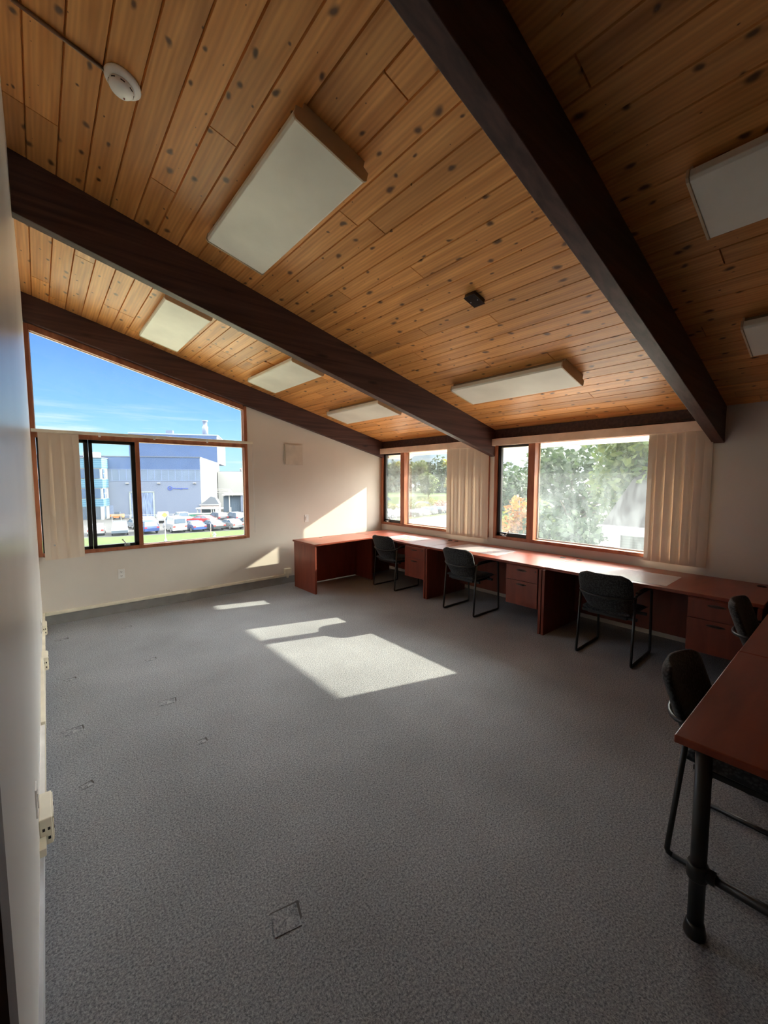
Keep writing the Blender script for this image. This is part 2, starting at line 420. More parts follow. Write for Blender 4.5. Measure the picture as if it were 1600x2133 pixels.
def mat_stripes(name, c1, c2, axis='X', scale=20.0, rough=0.6, c1w=0.5, bump=0.3):
    """ribbed or boarded cladding"""
    m = bpy.data.materials.new(name); m.use_nodes = True
    N, L, new = node_helpers(m); b = N['Principled BSDF']
    tc = new('ShaderNodeTexCoord'); wv = new('ShaderNodeTexWave', wave_type='BANDS', bands_direction=axis)
    wv.inputs['Scale'].default_value = scale; L.new(tc.outputs['Object'], wv.inputs['Vector'])
    mx = new('ShaderNodeMixRGB'); mx.inputs[1].default_value = (*c1, 1); mx.inputs[2].default_value = (*c2, 1)
    L.new(wv.outputs[0], mx.inputs[0]); L.new(mx.outputs[0], b.inputs['Base Color']); b.inputs['Roughness'].default_value = rough; b.inputs['Specular IOR Level'].default_value = 0.08
    MATS[name] = m
    return m

CEDAR = mat_ceiling()
CARPET = mat_carpet()
BEAM = mat_wood('dark_stained_beam', (0.042, 0.020, 0.019), (0.105, 0.054, 0.048), (1.2, 30, 30), 0.5, 0.3, cracks=0.85)
FRAME = mat_wood('redwood_frame', (0.26, 0.085, 0.042), (0.46, 0.18, 0.09), (14, 14, 3), 0.4, 0.4)
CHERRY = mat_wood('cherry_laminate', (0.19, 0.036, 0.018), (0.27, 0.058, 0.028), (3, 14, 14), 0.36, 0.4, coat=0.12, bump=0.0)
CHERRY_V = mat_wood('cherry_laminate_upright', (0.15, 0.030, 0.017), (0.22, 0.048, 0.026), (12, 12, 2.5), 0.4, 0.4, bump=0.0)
WALL = mat('beige_wall_paint', (0.72, 0.675, 0.615), 0.42, spec=0.4, var=0.02, vs=1.5, bump=0.12, bs=240, bd=0.001)
WHITE_WALL = mat('left_wall_paint', (0.84, 0.84, 0.83), 0.30, spec=0.7, var=0.02, vs=1.2, bump=0.08, bs=200, bd=0.001)
DARKMETAL = mat('black_window_metal', (0.016, 0.014, 0.013), 0.4, spec=0.4)
BLACK = mat('black_tube_metal', (0.012, 0.012, 0.013), 0.38, spec=0.5)
FABRIC = mat_fabric()
BLIND = mat_transl('beige_blind_fabric', (0.76, 0.655, 0.54), 0.022, 0.7, 0.04, 8, (1, 1, 0.15))
VALANCE = mat('blind_valance', (0.93, 0.77, 0.63), 0.5)
IVORY = mat('ivory_plastic', (0.82, 0.78, 0.64), 0.4)
WHITEP = mat('white_plastic', (0.80, 0.80, 0.78), 0.35)
GREYBASE = mat('grey_rubber_base', (0.27, 0.27, 0.265), 0.6)
LENS = mat_transl('light_lens', (0.88, 0.87, 0.78), 0.10, 0.45, 0.05, 2.2)
LAMPBODY = mat('lamp_end_plate', (0.55, 0.42, 0.27), 0.5)
SLOT = mat('dark_slot', (0.015, 0.013, 0.012), 0.6)
CHROME = mat('dull_chrome', (0.55, 0.55, 0.55), 0.3, 0.9)
GLASS = mat_glass('window_glass', 0.008, 0.0)
GLASS2 = mat_glass('dusty_window_glass', 0.012, 0.022)
GLASS3 = mat_glass('lightly_dusty_glass', 0.010, 0.012)
CREAM = mat('painted_eave', (0.80, 0.78, 0.70), 0.6)

# ------------------------------------------------------------------ room dimensions
W, D = 5.052, 6.022
YB = -3.9
CZ, SL = 3.675, 0.2582
def cz(x, off=0.0): return CZ - SL * x - off
def xl(y, z):   # the left wall is not quite plumb
    return -0.055 * max(0, 1 - y / D) * max(0, 1 - z / 3.7)
B0, B1, B2 = (5.942, 6.03, 3.387), (3.471, 3.556, 3.310), (0.917, 1.010, 3.332)

# floor
b = MB(); b.box(-1.6, W + 0.15, YB, D + 0.15, -0.12, 0); tag(b.build('floor', CARPET), kind='structure')
# small pressed-in dents in the pile of the carpet
DENT = mat('dent_edge_shade', (0.10, 0.10, 0.10), 0.95)  # dark strips along two dent edges, their shade put into the colour
DENT2 = mat('pressed_carpet_pad', (0.26, 0.26, 0.255), 0.95, bump=0.6, bs=170, bd=0.004)

# ceiling: tongue-and-groove planks running along y, seam pitch .1415 m
def ceiling():
    rnd = random.Random(5); bm = bmesh.new(); vals = []
    lay = []
    def plank(x0, x1, y0, y1, r):
        g, dz = 0.0048, 0.013
        e = 0.0035
        def P(x, y, o): return bm.verts.new((x, y, cz(x) + o))
        a = [P(x0, y0, dz), P(x0 + g, y0 + e, 0), P(x1 - g, y0 + e, 0), P(x1, y0, dz)]
        c = [P(x0, y1, dz), P(x0 + g, y1 - e, 0), P(x1 - g, y1 - e, 0), P(x1, y1, dz)]
        for i in range(3):
            f = bm.faces.new((a[i], c[i], c[i + 1], a[i + 1])); lay.append(r)
        bm.faces.new((a[0], a[1], a[2], a[3])); lay.append(r)
        bm.faces.new((c[3], c[2], c[1], c[0])); lay.append(r)
    p = 0.1415
    known = {6: [2.27], 0: [3.0], 1: [3.0], 5: [2.92], 11: [2.15], 15: [2.13], 14: [2.815], 20: [1.987], 19: [2.62], 25: [1.88], 34: [1.70], 24: [2.45]}
    k = 0
    x = 0.087 - p - 0.1
    xs = [-1.6, -0.054] + [0.087 + p * i for i in range(0, 36)]
    for i in range(len(xs) - 1):
        x0, x1 = xs[i], min(xs[i + 1], W)
        idx = i - 1
        cuts = [YB]
        y = YB + rnd.uniform(0.6, 3.0)
        while y < 1.25:
            cuts.append(y); y += rnd.uniform(2.4, 4.3)
        ks = known.get(idx)
        if ks: cuts += ks
        elif rnd.random() < 0.35: cuts.append(rnd.uniform(1.3, 3.3))
        for q in range(1 if rnd.random() < 0.6 else 2): cuts.append(rnd.uniform(3.7, 5.8))
        cuts = sorted(cuts) + [D]
        for y0, y1 in zip(cuts, cuts[1:]):
            if y1 - y0 > 0.05: plank(x0, x1, y0, y1, rnd.random())
    me = bpy.data.meshes.new('ceiling'); bm.to_mesh(me); bm.free(); me.materials.append(CEDAR)
    a = me.attributes.new('rnd', 'FLOAT', 'FACE')
    for i, v in enumerate(lay): a.data[i].value = v
    o = link(bpy.data.objects.new('ceiling', me)); tag(o, kind='structure')
ceiling()
# roof deck above the planks, running out over the eave on the right
b = MB()
xe = 5.87
b.hexa([(-1.6, YB - 0.3, cz(-1.6) + 0.016), (xe, YB - 0.3, cz(xe) + 0.016), (xe, D + 0.7, cz(xe) + 0.016), (-1.6, D + 0.7, cz(-1.6) + 0.016),
        (-1.6, YB - 0.3, cz(-1.6) + 0.16), (xe, YB - 0.3, cz(xe) + 0.16), (xe, D + 0.7, cz(xe) + 0.16), (-1.6, D + 0.7, cz(-1.6) + 0.16)])
tag(b.build('roof_deck', CREAM), kind='structure')

# left wall: a slightly leaning, gently twisted sheet with thickness
def left_wall():
    b = MB(); y0, y1 = 0.86, D + 0.1; n = 14
    ztop = lambda x: cz(x) + 0.01
    def f(u, v):
        y = y0 + (y1 - y0) * u; z = (CZ + 0.01) * v
        return (xl(y, z), y, z)
    b.grid(f, n, 8)
    def g(u, v):
        y = y0 + (y1 - y0) * u; z = (CZ + 0.03) * v
        return (-0.14, y, z)
    b.grid(g, 1, 1)
    for (ya) in (y0, y1):
        v = [b.bm.verts.new(p) for p in ((-0.14, ya, 0), (xl(ya, 0), ya, 0), (xl(ya, 3.68), ya, CZ + 0.01), (-0.14, ya, CZ + 0.01))]
        b.face(v)
    return tag(b.build('wall_left', WHITE_WALL, normals=False), kind='structure')
left_wall()
# passage beside the camera: the wall continues behind the doorway
b = MB(); b.box(-0.14, 0.0, YB, -0.55, 0, CZ + 0.02); b.box(-1.6, -1.5, YB, D, 0, cz(-1.6)); b.box(-1.6, -0.14, 1.6, 1.7, 0, cz(-1.6)); b.box(-1.6, 0, -0.65, -0.55, 0, cz(-1.6))
b.box(-0.14, -0.06, -0.55, 0.86, 2.14, CZ)
tag(b.build('wall_passage', WALL), kind='structure')
# door casing by the camera
CASING = mat_wood('dark_door_casing', (0.05, 0.026, 0.02), (0.10, 0.055, 0.042), (20, 20, 3), 0.4, 0.4)
b = MB(); b.box(-0.16, -0.031, 0.76, 0.872, 0, 2.14); b.box(-0.16, -0.07, -0.56, -0.5, 0, 2.14); b.box(-0.16, -0.07, -0.5, 0.76, 2.06, 2.14)
tag(b.build('door_1', CASING), kind='structure')
# near wall behind the camera and its beam-side closure
b = MB(); b.prism([(-1.6, YB, 0), (W + 0.15, YB, 0), (W + 0.15, YB, cz(W + .15)), (-1.6, YB, cz(-1.6))], (0, -0.15, 0)); tag(b.build('wall_near', WALL), kind='structure')

# far wall with the raked window opening  x .0-2.445, z .80 - rake
def far_wall():
    b = MB(); y0, dy = D, (0, 0.16, 0)
    xo, x1, zb = -0.02, 2.445, 0.80
    zt = lambda x: B0[2] - SL * x - 0.0
    b.prism([(-0.14, y0, 0), (W + .15, y0, 0), (W + .15, y0, zb), (-0.14, y0, zb)], dy)
    b.prism([(x1, y0, zb), (W + .15, y0, zb), (W + .15, y0, zt(W + .15)), (x1, y0, zt(x1))], dy)
    b.prism([(-0.14, y0, zt(-.14)), (W + .15, y0, zt(W + .15)), (W + .15, y0, cz(W + .15)), (-0.14, y0, cz(-.14))], dy)
    b.prism([(-0.14, y0, zb), (xo, y0, zb), (xo, y0, zt(xo)), (-0.14, y0, zt(-.14))], dy)
    return tag(b.build('wall_far', WALL), kind='structure')
far_wall()

# right wall with two window openings
R1 = (3.565, 6.0); R2 = (1.003, 3.475); ZS, ZT = 0.842, 2.20
def right_wall():
    b = MB(); t = 0.12; zt = cz(W) + 0.02
    b.box(W, W + t, YB, R2[0], 0, zt)
    b.box(W, W + t, R2[1], R1[0], 0, zt)
    b.box(W, W + t, R1[1], D, 0, zt)
    for a, c in (R1, R2):
        b.box(W, W + t, a, c, 0, ZS); b.box(W, W + t, a, c, ZT, zt)
    return tag(b.build('wall_right', WALL), kind='structure')
right_wall()

# ------------------------------------------------------------------ beams, header boards, base, raceway
def beam(y0, y1, zb, label, name='ceiling_beam'):
    b = MB(); n = 1
    x0 = 0.0
    b.hexa([(x0, y0, zb - SL * x0), (W, y0, zb - SL * W), (W, y1, zb - SL * W), (x0, y1, zb - SL * x0),
            (x0, y0, cz(x0) + .004), (W, y0, cz(W) + .004), (W, y1, cz(W) + .004), (x0, y1, cz(x0) + .004)])
    return tag(b.build(name, BEAM, bevel=0.004), label, 'beam')
beam(B0[0], D - 0.001, B0[2], 'dark brown sloping beam running along the top of the far wall above the big window')
beam(B1[0], B1[1], B1[2], 'middle dark brown sloping beam ending between the two right-hand windows')
beam(B2[0], B2[1], B2[2], 'nearest dark brown sloping beam, crossing the upper right of the ceiling')
# painted tails of the beams outside, under the eave
for y0, y1, zb in (B0, B1, B2):
    b = MB(); zt = lambda x: cz(x) + 0.012
    zc = 2.075
    b.prism([(W + 0.12, y0, zc), (5.72, y0, zc), (5.85, y0, 2.155), (5.85, y0, zt(5.85)), (W + .12, y0, zt(W + .12))], (0, y1 - y0, 0))
    tag(b.build('rafter_tail', CREAM), {B0: 'white painted beam tail under the eave at the far corner', B1: 'white painted beam tail under the eave seen through the wide right window', B2: 'white painted beam tail under the eave beyond the near end of the wide window'}[(y0, y1, zb)], 'rafter')
# fascia at the eave
b = MB(); b.box(5.85, 5.89, YB - .3, D + .7, 2.158, cz(5.87) + 0.17); tag(b.build('trim_3', CREAM), kind='structure')
# brown header boards above the right windows
for i, (a, c) in enumerate(((B1[1], B0[0]), (B2[1], B1[0]))):
    b = MB(); b.box(W - 0.03, W, a, c, 2.20, cz(W - 0.03) - 0.001); tag(b.build('trim_%d' % (i + 1), BEAM), kind='structure')
# grey base of the far wall
b = MB(); b.box(0, W, D - 0.008, D, 0, 0.112); b.box(0, 3.0, D - 0.02, D - .008, 0, 0.012); tag(b.build('baseboard_far', GREYBASE), kind='structure')
BLUEBASE = mat('pale_painted_base', (0.56, 0.60, 0.66), 0.4)
b = MB()
def lw_strip(b, y0, y1, z0, z1, t, n=8):
    for i in range(n):
        a = y0 + (y1 - y0) * i / n; c = y0 + (y1 - y0) * (i + 1) / n
        b.hexa([(xl(a, z0), a, z0), (xl(a, z0) + t, a, z0), (xl(c, z0) + t, c, z0), (xl(c, z0), c, z0),
                (xl(a, z1), a, z1), (xl(a, z1) + t, a, z1), (xl(c, z1) + t, c, z1), (xl(c, z1), c, z1)])
lw_strip(b, 0.875, D, 0, 0.10, 0.012, 12)
tag(b.build('baseboard_left', BLUEBASE), kind='structure')

def raceway_far():
    t = empty('cable_raceway', (0, D - 0.02, 0.13), label='long ivory cable raceway along the foot of the far wall', cat='raceway')
    b = MB(); b.box(0.0, 3.04, -0.0, 0.02, -0.016, 0.023)
    b.box(0.0, 3.04, -0.003, 0.0, -0.010, 0.017)
    b.build('channel', IVORY, t, bevel=0.002)
    b = MB(); b.box(1.52, 1.58, -0.006, 0.02, -0.02, 0.027); b.build('joint_cover', IVORY, t, bevel=0.002)
    b = MB(); b.box(3.04, 3.075, -0.002, 0.02, -0.04, 0.02); b.build('end_elbow', IVORY, t, bevel=0.002)
    o = empty('surface_outlet_box', (3.055, D, 0.195), label='ivory surface outlet box at the end of the far-wall raceway, beside the desk end panel', cat='outlet')
    b = MB(); b.box(-0.058, 0.06, -0.048, 0, -0.045, 0.05); b.build('box', IVORY, o, bevel=0.006)
    b = MB(); b.box(-0.045, 0.047, -0.051, -0.047, -0.032, 0.037); b.build('cover_plate', IVORY, o, bevel=0.002)
raceway_far()

def raceway_left():
    t = empty('cable_raceway', (0, 3.5, 0.14), label='double ivory cable raceway running along the foot of the left wall', cat='raceway')
    for ya, yb in ((2.12, 2.198), (2.402, 4.298), (4.482, 5.298), (5.462, D - .02)):
        b = MB(); lw_strip(b, ya, yb, 0.118, 0.150, 0.022, 6)
        for v in b.bm.verts: v.co -= Vector((0, 3.5, 0.14))
        b.build('channel', IVORY, t)
    b = MB(); lw_strip(b, 2.42, 3.15, 0.163, 0.195, 0.020, 10)
    for v in b.bm.verts: v.co -= Vector((0, 3.5, 0.14))
    b.build('upper_channel', WHITEP, t)
raceway_left()

def wall_box(y0, y1, z0, z1, dep, label, outlets=2):
    x = xl((y0 + y1) / 2, z0)
    t = empty('raceway_outlet_box', (x, (y0 + y1) / 2, z0), label=label, cat='outlet', group='outlet boxes on the left-wall raceway')
    h = (y1 - y0) / 2; zz = z1 - z0
    b = MB(); b.box(0, dep, -h, h, 0, zz); b.build('box', IVORY, t, bevel=0.004)
    b = MB(); b.box(dep, dep + .004, -h + .008, h - .008, 0.006, zz - .006); b.build('cover_plate', IVORY, t, bevel=0.0015)
    for yy in (-h * .45, h * .45):
        for zz2 in (zz * .3, zz * .7):
            s = MB(); s.box(dep + .0035, dep + .0055, yy - .006, yy + .006, zz2 - .006, zz2 + .006); s.build('socket_slot', SLOT, t)
    for zz2 in (zz * .25, zz * .6):
        for xx in (.22, .62):
            s = MB(); s.box(dep * xx, dep * (xx + .2), -h - .0012, -h + .001, zz2 - .006, zz2 + .007); s.build('socket_slot', SLOT, t)
wall_box(2.20, 2.40, 0.105, 0.225, 0.045, 'nearest ivory outlet box on the left-wall raceway, seen almost end-on')
wall_box(4.30, 4.48, 0.105, 0.215, 0.040, 'middle ivory outlet box on the left-wall raceway, just past the raised cover strip')
wall_box(5.30, 5.46, 0.105, 0.210, 0.035, 'farthest ivory outlet box on the left-wall raceway, near the far corner')
# loose raceway cover leaning over the channel
b = MB()
b.hexa([(xl(3.2, .2), 3.18, 0.150), (xl(3.2, .2) + .024, 3.18, 0.150), (xl(4.1, .2) + .020, 4.12, 0.165), (xl(4.1, .2) - .002, 4.12, 0.165),
        (xl(3.2, .2), 3.18, 0.20), (xl(3.2, .2) + .024, 3.18, 0.20), (xl(4.1, .3) + .016, 4.12, 0.285), (xl(4.1, .3) - .002, 4.12, 0.285)])
tag(b.build('raceway_cover', IVORY, bevel=0.002), 'raised ivory raceway cover strip tilting up against the left wall', 'cover strip')
# switch plates seen edge-on on the left wall
for y, z, lb in ((2.05, 0.42, 'thin white wall plate above the nearest outlet box on the left wall, seen edge-on'), (4.75, 0.36, 'thin white wall plate on the left wall between the two far outlet boxes')):
    t = empty('wall_plate', (xl(y, z), y, z), label=lb, cat='wall plate')
    b = MB(); b.box(0, 0.006, -0.036, 0.036, -0.058, 0.058); b.build('plate', WHITEP, t, bevel=0.002)
    b = MB(); b.box(0.006, 0.010, -0.015, 0.015, -0.03, 0.03); b.build('rocker', WHITEP, t, bevel=0.001)

# far wall fittings
def outlet_far():
    t = empty('wall_outlet', (0.782, D, 0.495), label='white duplex outlet low on the far wall under the big window', cat='outlet')
    b = MB(); b.box(-0.037, 0.037, -0.006, 0, -0.06, 0.06); b.build('cover_plate', WHITEP, t, bevel=0.002)
    for dz in (-0.026, 0.026):
        r = MB(); r.lathe([(0.0165, 0), (0.0165, 0.003), (0.015, 0.004)], (0, -0.006, dz), (0, -1, 0), 20)
        ro = r.build('receptacle', WHITEP, t)
        s = MB(); s.box(-0.008, -0.005, -0.0112, -0.0095, dz - .004, dz + .007); s.box(0.005, 0.008, -0.0112, -0.0095, dz - .004, dz + .007)
        s.cyl((0, -0.0112, dz - .009), (0, -0.0095, dz - .009), 0.003, 8); s.build('slots', SLOT, ro)
outlet_far()
def switch_far():
    t = empty('light_switch', (3.427, D, 1.034), label='white light switch on the far wall right of the big window', cat='light switch')
    b = MB(); b.box(-0.038, 0.038, -0.006, 0, -0.062, 0.062); b.build('cover_plate', WHITEP, t, bevel=0.002)
    b = MB(); b.box(-0.016, 0.016, -0.012, -0.006, -0.033, 0.033); b.build('rocker', WHITEP, t, bevel=0.002)
switch_far()
def access_panel():
    t = empty('access_panel', (3.205, D, 2.08), label='square beige access panel on the far wall above the light switch', cat='panel')
    M_ = mat('panel_paint', (0.62, 0.56, 0.48), 0.45)
    b = MB(); b.box(-0.16, 0.16, -0.018, 0, -0.165, 0.165); b.build('frame', M_, t, bevel=0.003)
    b = MB(); b.box(-0.145, 0.145, -0.024, -0.018, -0.15, 0.15); b.build('door', M_, t, bevel=0.002)
    b = MB(); b.cyl((0, -0.028, 0.13), (0, -0.024, 0.13), 0.008, 12); b.build('latch', CHROME, t)
access_panel()

# ------------------------------------------------------------------ windows
def sash_handle(parent, p, axis='x', s=1):
    """crank handle on the bottom rail"""
    b = MB(); x, y, z = p
    if axis == 'x':
        b.box(x - .03, x + .03, y - .03, y, z - .012, z + .012)
        b.tube([(x, y - .03, z), (x - .02, y - .05, z + .03), (x - .05 * s, y - .055, z + .075)], [.008, .007, .006], 8)
        b.tube([(x - .05 * s, y - .055, z + .072), (x - .055 * s, y - .075, z + .078)], .009, 8)
    else:
        b.box(x - .03, x, y - .03, y + .03, z - .012, z + .012)
        b.tube([(x - .03, y, z), (x - .05, y - .02, z + .02), (x - .055, y - .065, z + .055)], [.008, .007, .006], 8)
        b.tube([(x - .03, y, z), (x - .06, y + .04, z + .012)], .006, 8)
    return b.build('crank_handle', CHROME if axis == 'x' else CHROME, parent)

def window_far():
    t = empty('window_1', (0, D, 0.8), kind='structure')
    zt = lambda x, o: B0[2] - SL * x - o
    o = (0, -D, -0.8)
    def T(b):
        for v in b.bm.verts: v.co += Vector(o)
        return b
    yf, yb = D - 0.012, D + 0.10
    b = MB(); dy = (0, yb - yf, 0)
    b.box(-0.02, 0.04, yf, yb, 0.80, zt(0.04, 0.0)); b.box(2.40, 2.448, yf, yb, 0.80, zt(2.448, 0))
    b.box(0.04, 2.40, yf, yb, 0.795, 0.838)
    b.prism([(0.04, yf, zt(.04, .068)), (2.40, yf, zt(2.40, .068)), (2.40, yf, zt(2.40, 0)), (0.04, yf, zt(.04, 0))], dy)
    b.box(0.04, 2.40, yf, yb, 2.15, 2.235)
    b.box(0.995, 1.043, yf, yb, 0.838, 2.15)
    T(b).build('window_frame', FRAME, t, bevel=0.004)
    # pale stops round the glass
    ST = mat('pale_glazing_stop', (0.75, 0.75, 0.75), 0.4)
    b = MB(); g = 0.007; y0, y1 = D + 0.045, D + 0.062
    b.box(0.04, 0.04 + g, y0, y1, 2.235, zt(0.04, .068)); b.box(2.40 - g * 1.6, 2.40, y0, y1, 2.235, zt(2.40, .068)); 
    b.prism([(0.04, y0, zt(.04, .068 + g)), (2.40, y0, zt(2.40, .068 + g)), (2.40, y0, zt(2.40, .068)), (0.04, y0, zt(.04, .068))], (0, y1 - y0, 0))
    b.box(2.40 - g * 1.6, 2.40, y0, y1, 0.838, 2.15); b.box(1.043, 1.043 + g, y0, y1, 0.838, 2.15); b.box(1.043, 2.40, y0, y1, 0.838, 0.846)
    T(b).build('glazing_stop', ST, t)
    b = MB(); b.prism([(0.04, D + .05, 2.235), (2.40, D + .05, 2.235), (2.40, D + .05, zt(2.40, .068)), (0.04, D + .05, zt(.04, .068))], (0, .005, 0)); T(b).build('upper_glass_pane', GLASS, t)
    b = MB(); b.box(1.043, 2.40, D + .05, D + .055, 0.838, 2.15); T(b).build('fixed_glass_pane', GLASS, t)
    # black casements
    for (x0, x1, nm) in ((0.04, 0.515, 'left'), (0.515, 0.995, 'right')):
        s = MB(); a = 0.033; yy0, yy1 = D + 0.005, D + 0.05
        xa, xb, za, zb = x0 + .002, x1 - .002, 0.84, 2.148
        s.box(xa, xa + a + .004, yy0, yy1, za, zb); s.box(xb - a - .012, xb, yy0, yy1, za, zb); s.box(xa, xb, yy0, yy1, za, za + .036); s.box(xa, xb, yy0, yy1, zb - .036, zb)
        so = T(s).build('casement_sash', DARKMETAL, t, bevel=0.003)
        g2 = MB(); g2.box(xa + a, xb - a, D + .025, D + .03, za + .036, zb - .036); T(g2).build('glass_pane', GLASS3, so)
        sash_handle(so, ((0.86 if nm == 'right' else .2), 0.004, 0.055), 'x')
        if nm == 'right':
            l = MB(); l.box(x0 + .005, x0 + .03, -.006, .006, .60, .70); l.build('sash_lock', DARKMETAL, so, bevel=.003)
    return t
window_far()

def window_right(name, y0, y1, m0, m1, cas_on_far=True, glass=GLASS2):
    """y0<y1 outer frame; the casement is on the far side (m1..y1), the fixed pane on the near side (y0..m0)"""
    t = empty(name, (W, (y0 + y1) / 2, ZS), kind='structure')
    off = Vector((-W, -(y0 + y1) / 2, -ZS))
    def T(b):
        for v in b.bm.verts: v.co += off
        return b
    xa, xb = W - 0.022, W + 0.10; f = 0.042
    b = MB()
    b.box(xa, xb, y0, y0 + f, ZS, 2.20); b.box(xa, xb, y1 - f, y1, ZS, 2.20); b.box(xa, xb, y0, y1, 2.155, 2.20)
    b.box(xa, xb, y0 + f, y1 - f, ZS, ZS + 0.035)
    b.box(xa - 0.006, xa + .03, y0, y1, ZS - 0.006, ZS + 0.012)
    b.box(xa, xb, m0, m1, ZS + .035, 2.155)
    T(b).build('window_frame', FRAME, t, bevel=0.004)
    b = MB(); b.box(W + .085, W + .097, y0 + f, m0, ZS + .035, ZS + .05); b.box(W + .085, W + .097, m0 - .012, m0, ZS + .05, 2.155)
    T(b).build('glazing_stop', mat('brown_stop', (0.30, 0.17, 0.09), .5), t)
    b = MB(); b.box(W + .07, W + .075, y0 + f, m0, ZS + .035, 2.155); T(b).build('fixed_glass_pane', glass, t)
    s = MB(); a = .05; c0, c1, z0, z1 = m1 + .001, y1 - f - .001, ZS + .036, 2.154
    s.box(W + .01, W + .06, c0, c0 + .02, z0, z1); s.box(W + .01, W + .06, c1 - a, c1, z0, z1); s.box(W + .01, W + .06, c0, c1, z0, z0 + a); s.box(W + .01, W + .06, c0, c1, z1 - .03, z1)
    so = T(s).build('casement_sash', DARKMETAL, t, bevel=0.003)
    b = MB(); b.box(W + .04, W + .045, c0 + .02, c1 - a, z0 + a, z1 - .03); T(b).build('glass_pane', GLASS3, so)
    b = MB(); hy = c1 - .14
    b.box(W - .018, W + .012, hy - .035, hy + .035, z0 - .0, z0 + .022)
    b.tube([(W - .01, hy, z0 + .015), (W - .03, hy - .04, z0 + .03), (W - .035, hy - .10, z0 + .085)], [.008, .007, .006], 8)
    b.tube([(W - .01, hy, z0 + .018), (W - .02, hy + .06, z0 + .028)], .007, 8)
    T(b).build('crank_handle', CHROME, so)
    b = MB(); b.box(W - .004, W + .012, c0 + .004, c0 + .016, 1.42, 1.56); T(b).build('sash_lock', BLACK, so, bevel=.003)
    return t
window_right('window_2', R1[0], R1[1], 5.362, 5.462, glass=GLASS3)
window_right('window_3', R2[0], R2[1], 2.852, 2.947, glass=GLASS2)

# ------------------------------------------------------------------ vertical blinds
def slat_mesh(w, h, sag=0.004):
    b = MB()
    n = 8
    def f(u, v):
        a = (u - .5) * w
        return (a, -math.cos(u * PI - PI / 2) * sag * 2.2, -h * v)
    V = b.grid(f, n, 4)
    me = bpy.data.meshes.new('slat'); b.bm.to_mesh(me); b.bm.free(); me.materials.append(BLIND)
    return me

def blind(label, loc, rz, width, height, n, yaw, valance, slat_at, wand=None, seed=1):
    """local x runs along the window, the room is on the local -y side"""
    t = empty('vertical_blind', loc, rz, label=label, cat='blind')
    rnd = random.Random(seed)
    if valance:
        v = MB(); v.box(0, width, -.047, -.035, -.005, .092); v.box(0, .012, -.035, .04, -.005, .092); v.box(width - .012, width, -.035, .04, -.005, .092)
        v.build('valance', VALANCE, t, bevel=.003)
        h = MB(); h.box(0.015, width - .015, -.02, .02, .012, .05)
    else:
        h = MB(); h.box(0, width, -.018, .018, .0, .036)
    h.build('head_rail', VALANCE if valance else IVORY, t, bevel=.004)
    me = slat_mesh(0.092, height, .002)
    for i in range(n):
        o = bpy.data.objects.new('slat', me); link(o, t)
        u = i / max(1, n - 1)
        o.location = (slat_at[0] + (slat_at[1] - slat_at[0]) * u, (.006 if i % 2 else -.006), -.002)
        o.rotation_euler = (rnd.uniform(-.003, .003), rnd.uniform(-.003, .003), yaw + rnd.uniform(-.07, .07))
    if wand:
        w = MB(); w.tube([(wand[0], -.03, -.01), (wand[0] + .008, -.03, wand[1])], .0035, 8); w.build('wand', WHITEP, t)
        for x in wand[2]:
            c = MB(); c.box(x - .012, x + .012, -.026, -.018, -.02, .03); c.build('rail_clip', WHITEP, t, bevel=.002)
    return t
blind('beige vertical blind drawn to the left of the big far window, on a thin rail', (0.005, D - 0.055, 2.203), 0, 2.505, 1.435, 6, 0.16, False, (.10, .375), wand=(2.49, -1.32, (.62, 1.2, 1.85)), seed=2)
blind('beige vertical blind over the right side of the smaller corner window', (W - .055, 6.018, 2.155), -PI / 2, 2.44, 1.34, 11, 0.10, True, (1.735, 2.425), seed=4)
blind('beige vertical blind over the near side of the wide window, below the nearest beam', (W - .055, 3.470, 2.155), -PI / 2, 2.42, 1.34, 12, 0.27, True, (1.985, 2.43), seed=7)

# ------------------------------------------------------------------ ceiling lights
def slope_rot(): return math.atan(SL)
def lamp_proto():
    t = empty('ceiling_light')
    w, l, h = 0.21, 0.635, 0.095      # half width (along the slope), half length (along y), depth
    b = MB()                            # wraparound acrylic lens: flat face, angled flanks
    prof = [(-w + .012, 0.0), (-w, -.02), (-w, -.06), (-w + .02, -h), (w - .02, -h), (w, -.06), (w, -.02), (w - .012, 0.0)]
    prof = [(-w + .04, -.035), (-w, -.045), (-w, -.082), (-w + .012, -h), (w - .012, -h), (w, -.082), (w, -.045), (w - .04, -.035)]
    b.prism([(x, -l + .012, z) for x, z in prof], (0, 2 * l - .024, 0)); b.build('lens', LENS, t, bevel=.003)
    b = MB(); b.box(-w + .045, w - .045, -l + .014, l - .014, -.04, 0.0); b.build('housing', mat('lamp_housing', (.42, .36, .28), .5), t, bevel=.003)
    for s in (-1, 1):
        e = MB(); ya, yb = (-l, -l + .012) if s < 0 else (l - .012, l)
        pr = [(-w + .03, -.0), (-w + .03, -.03), (-w - .004, -.042), (-w - .004, -.086), (-w + .01, -h - .004), (w - .01, -h - .004), (w + .004, -.086), (w + .004, -.042), (w - .03, -.03), (w - .03, 0)]
        e.prism([(x, ya, z) for x, z in pr], (0, yb - ya, 0)); e.build('end_plate', LAMPBODY, t, bevel=.002)
    return t
LAMPS = [(1.235, 2.41, 'nearest white wraparound ceiling light, high on the left between the first two beams'),
         (1.23, 4.86, 'white ceiling light highest on the left in the far bay, above the big window'),
         (2.49, 4.86, 'middle one of the three white ceiling lights in the far bay'),
         (3.73, 4.86, 'lowest of the three white ceiling lights in the far bay, nearest the right wall'),
         (3.80, 2.42, 'long white ceiling light low in the middle bay, above the wide right-hand window'),
         (2.51, -0.03, 'white ceiling light cut off by the upper right edge, beyond the nearest beam'),
         (3.80, -0.03, 'small cut-off white ceiling light at the right edge below the larger one')]
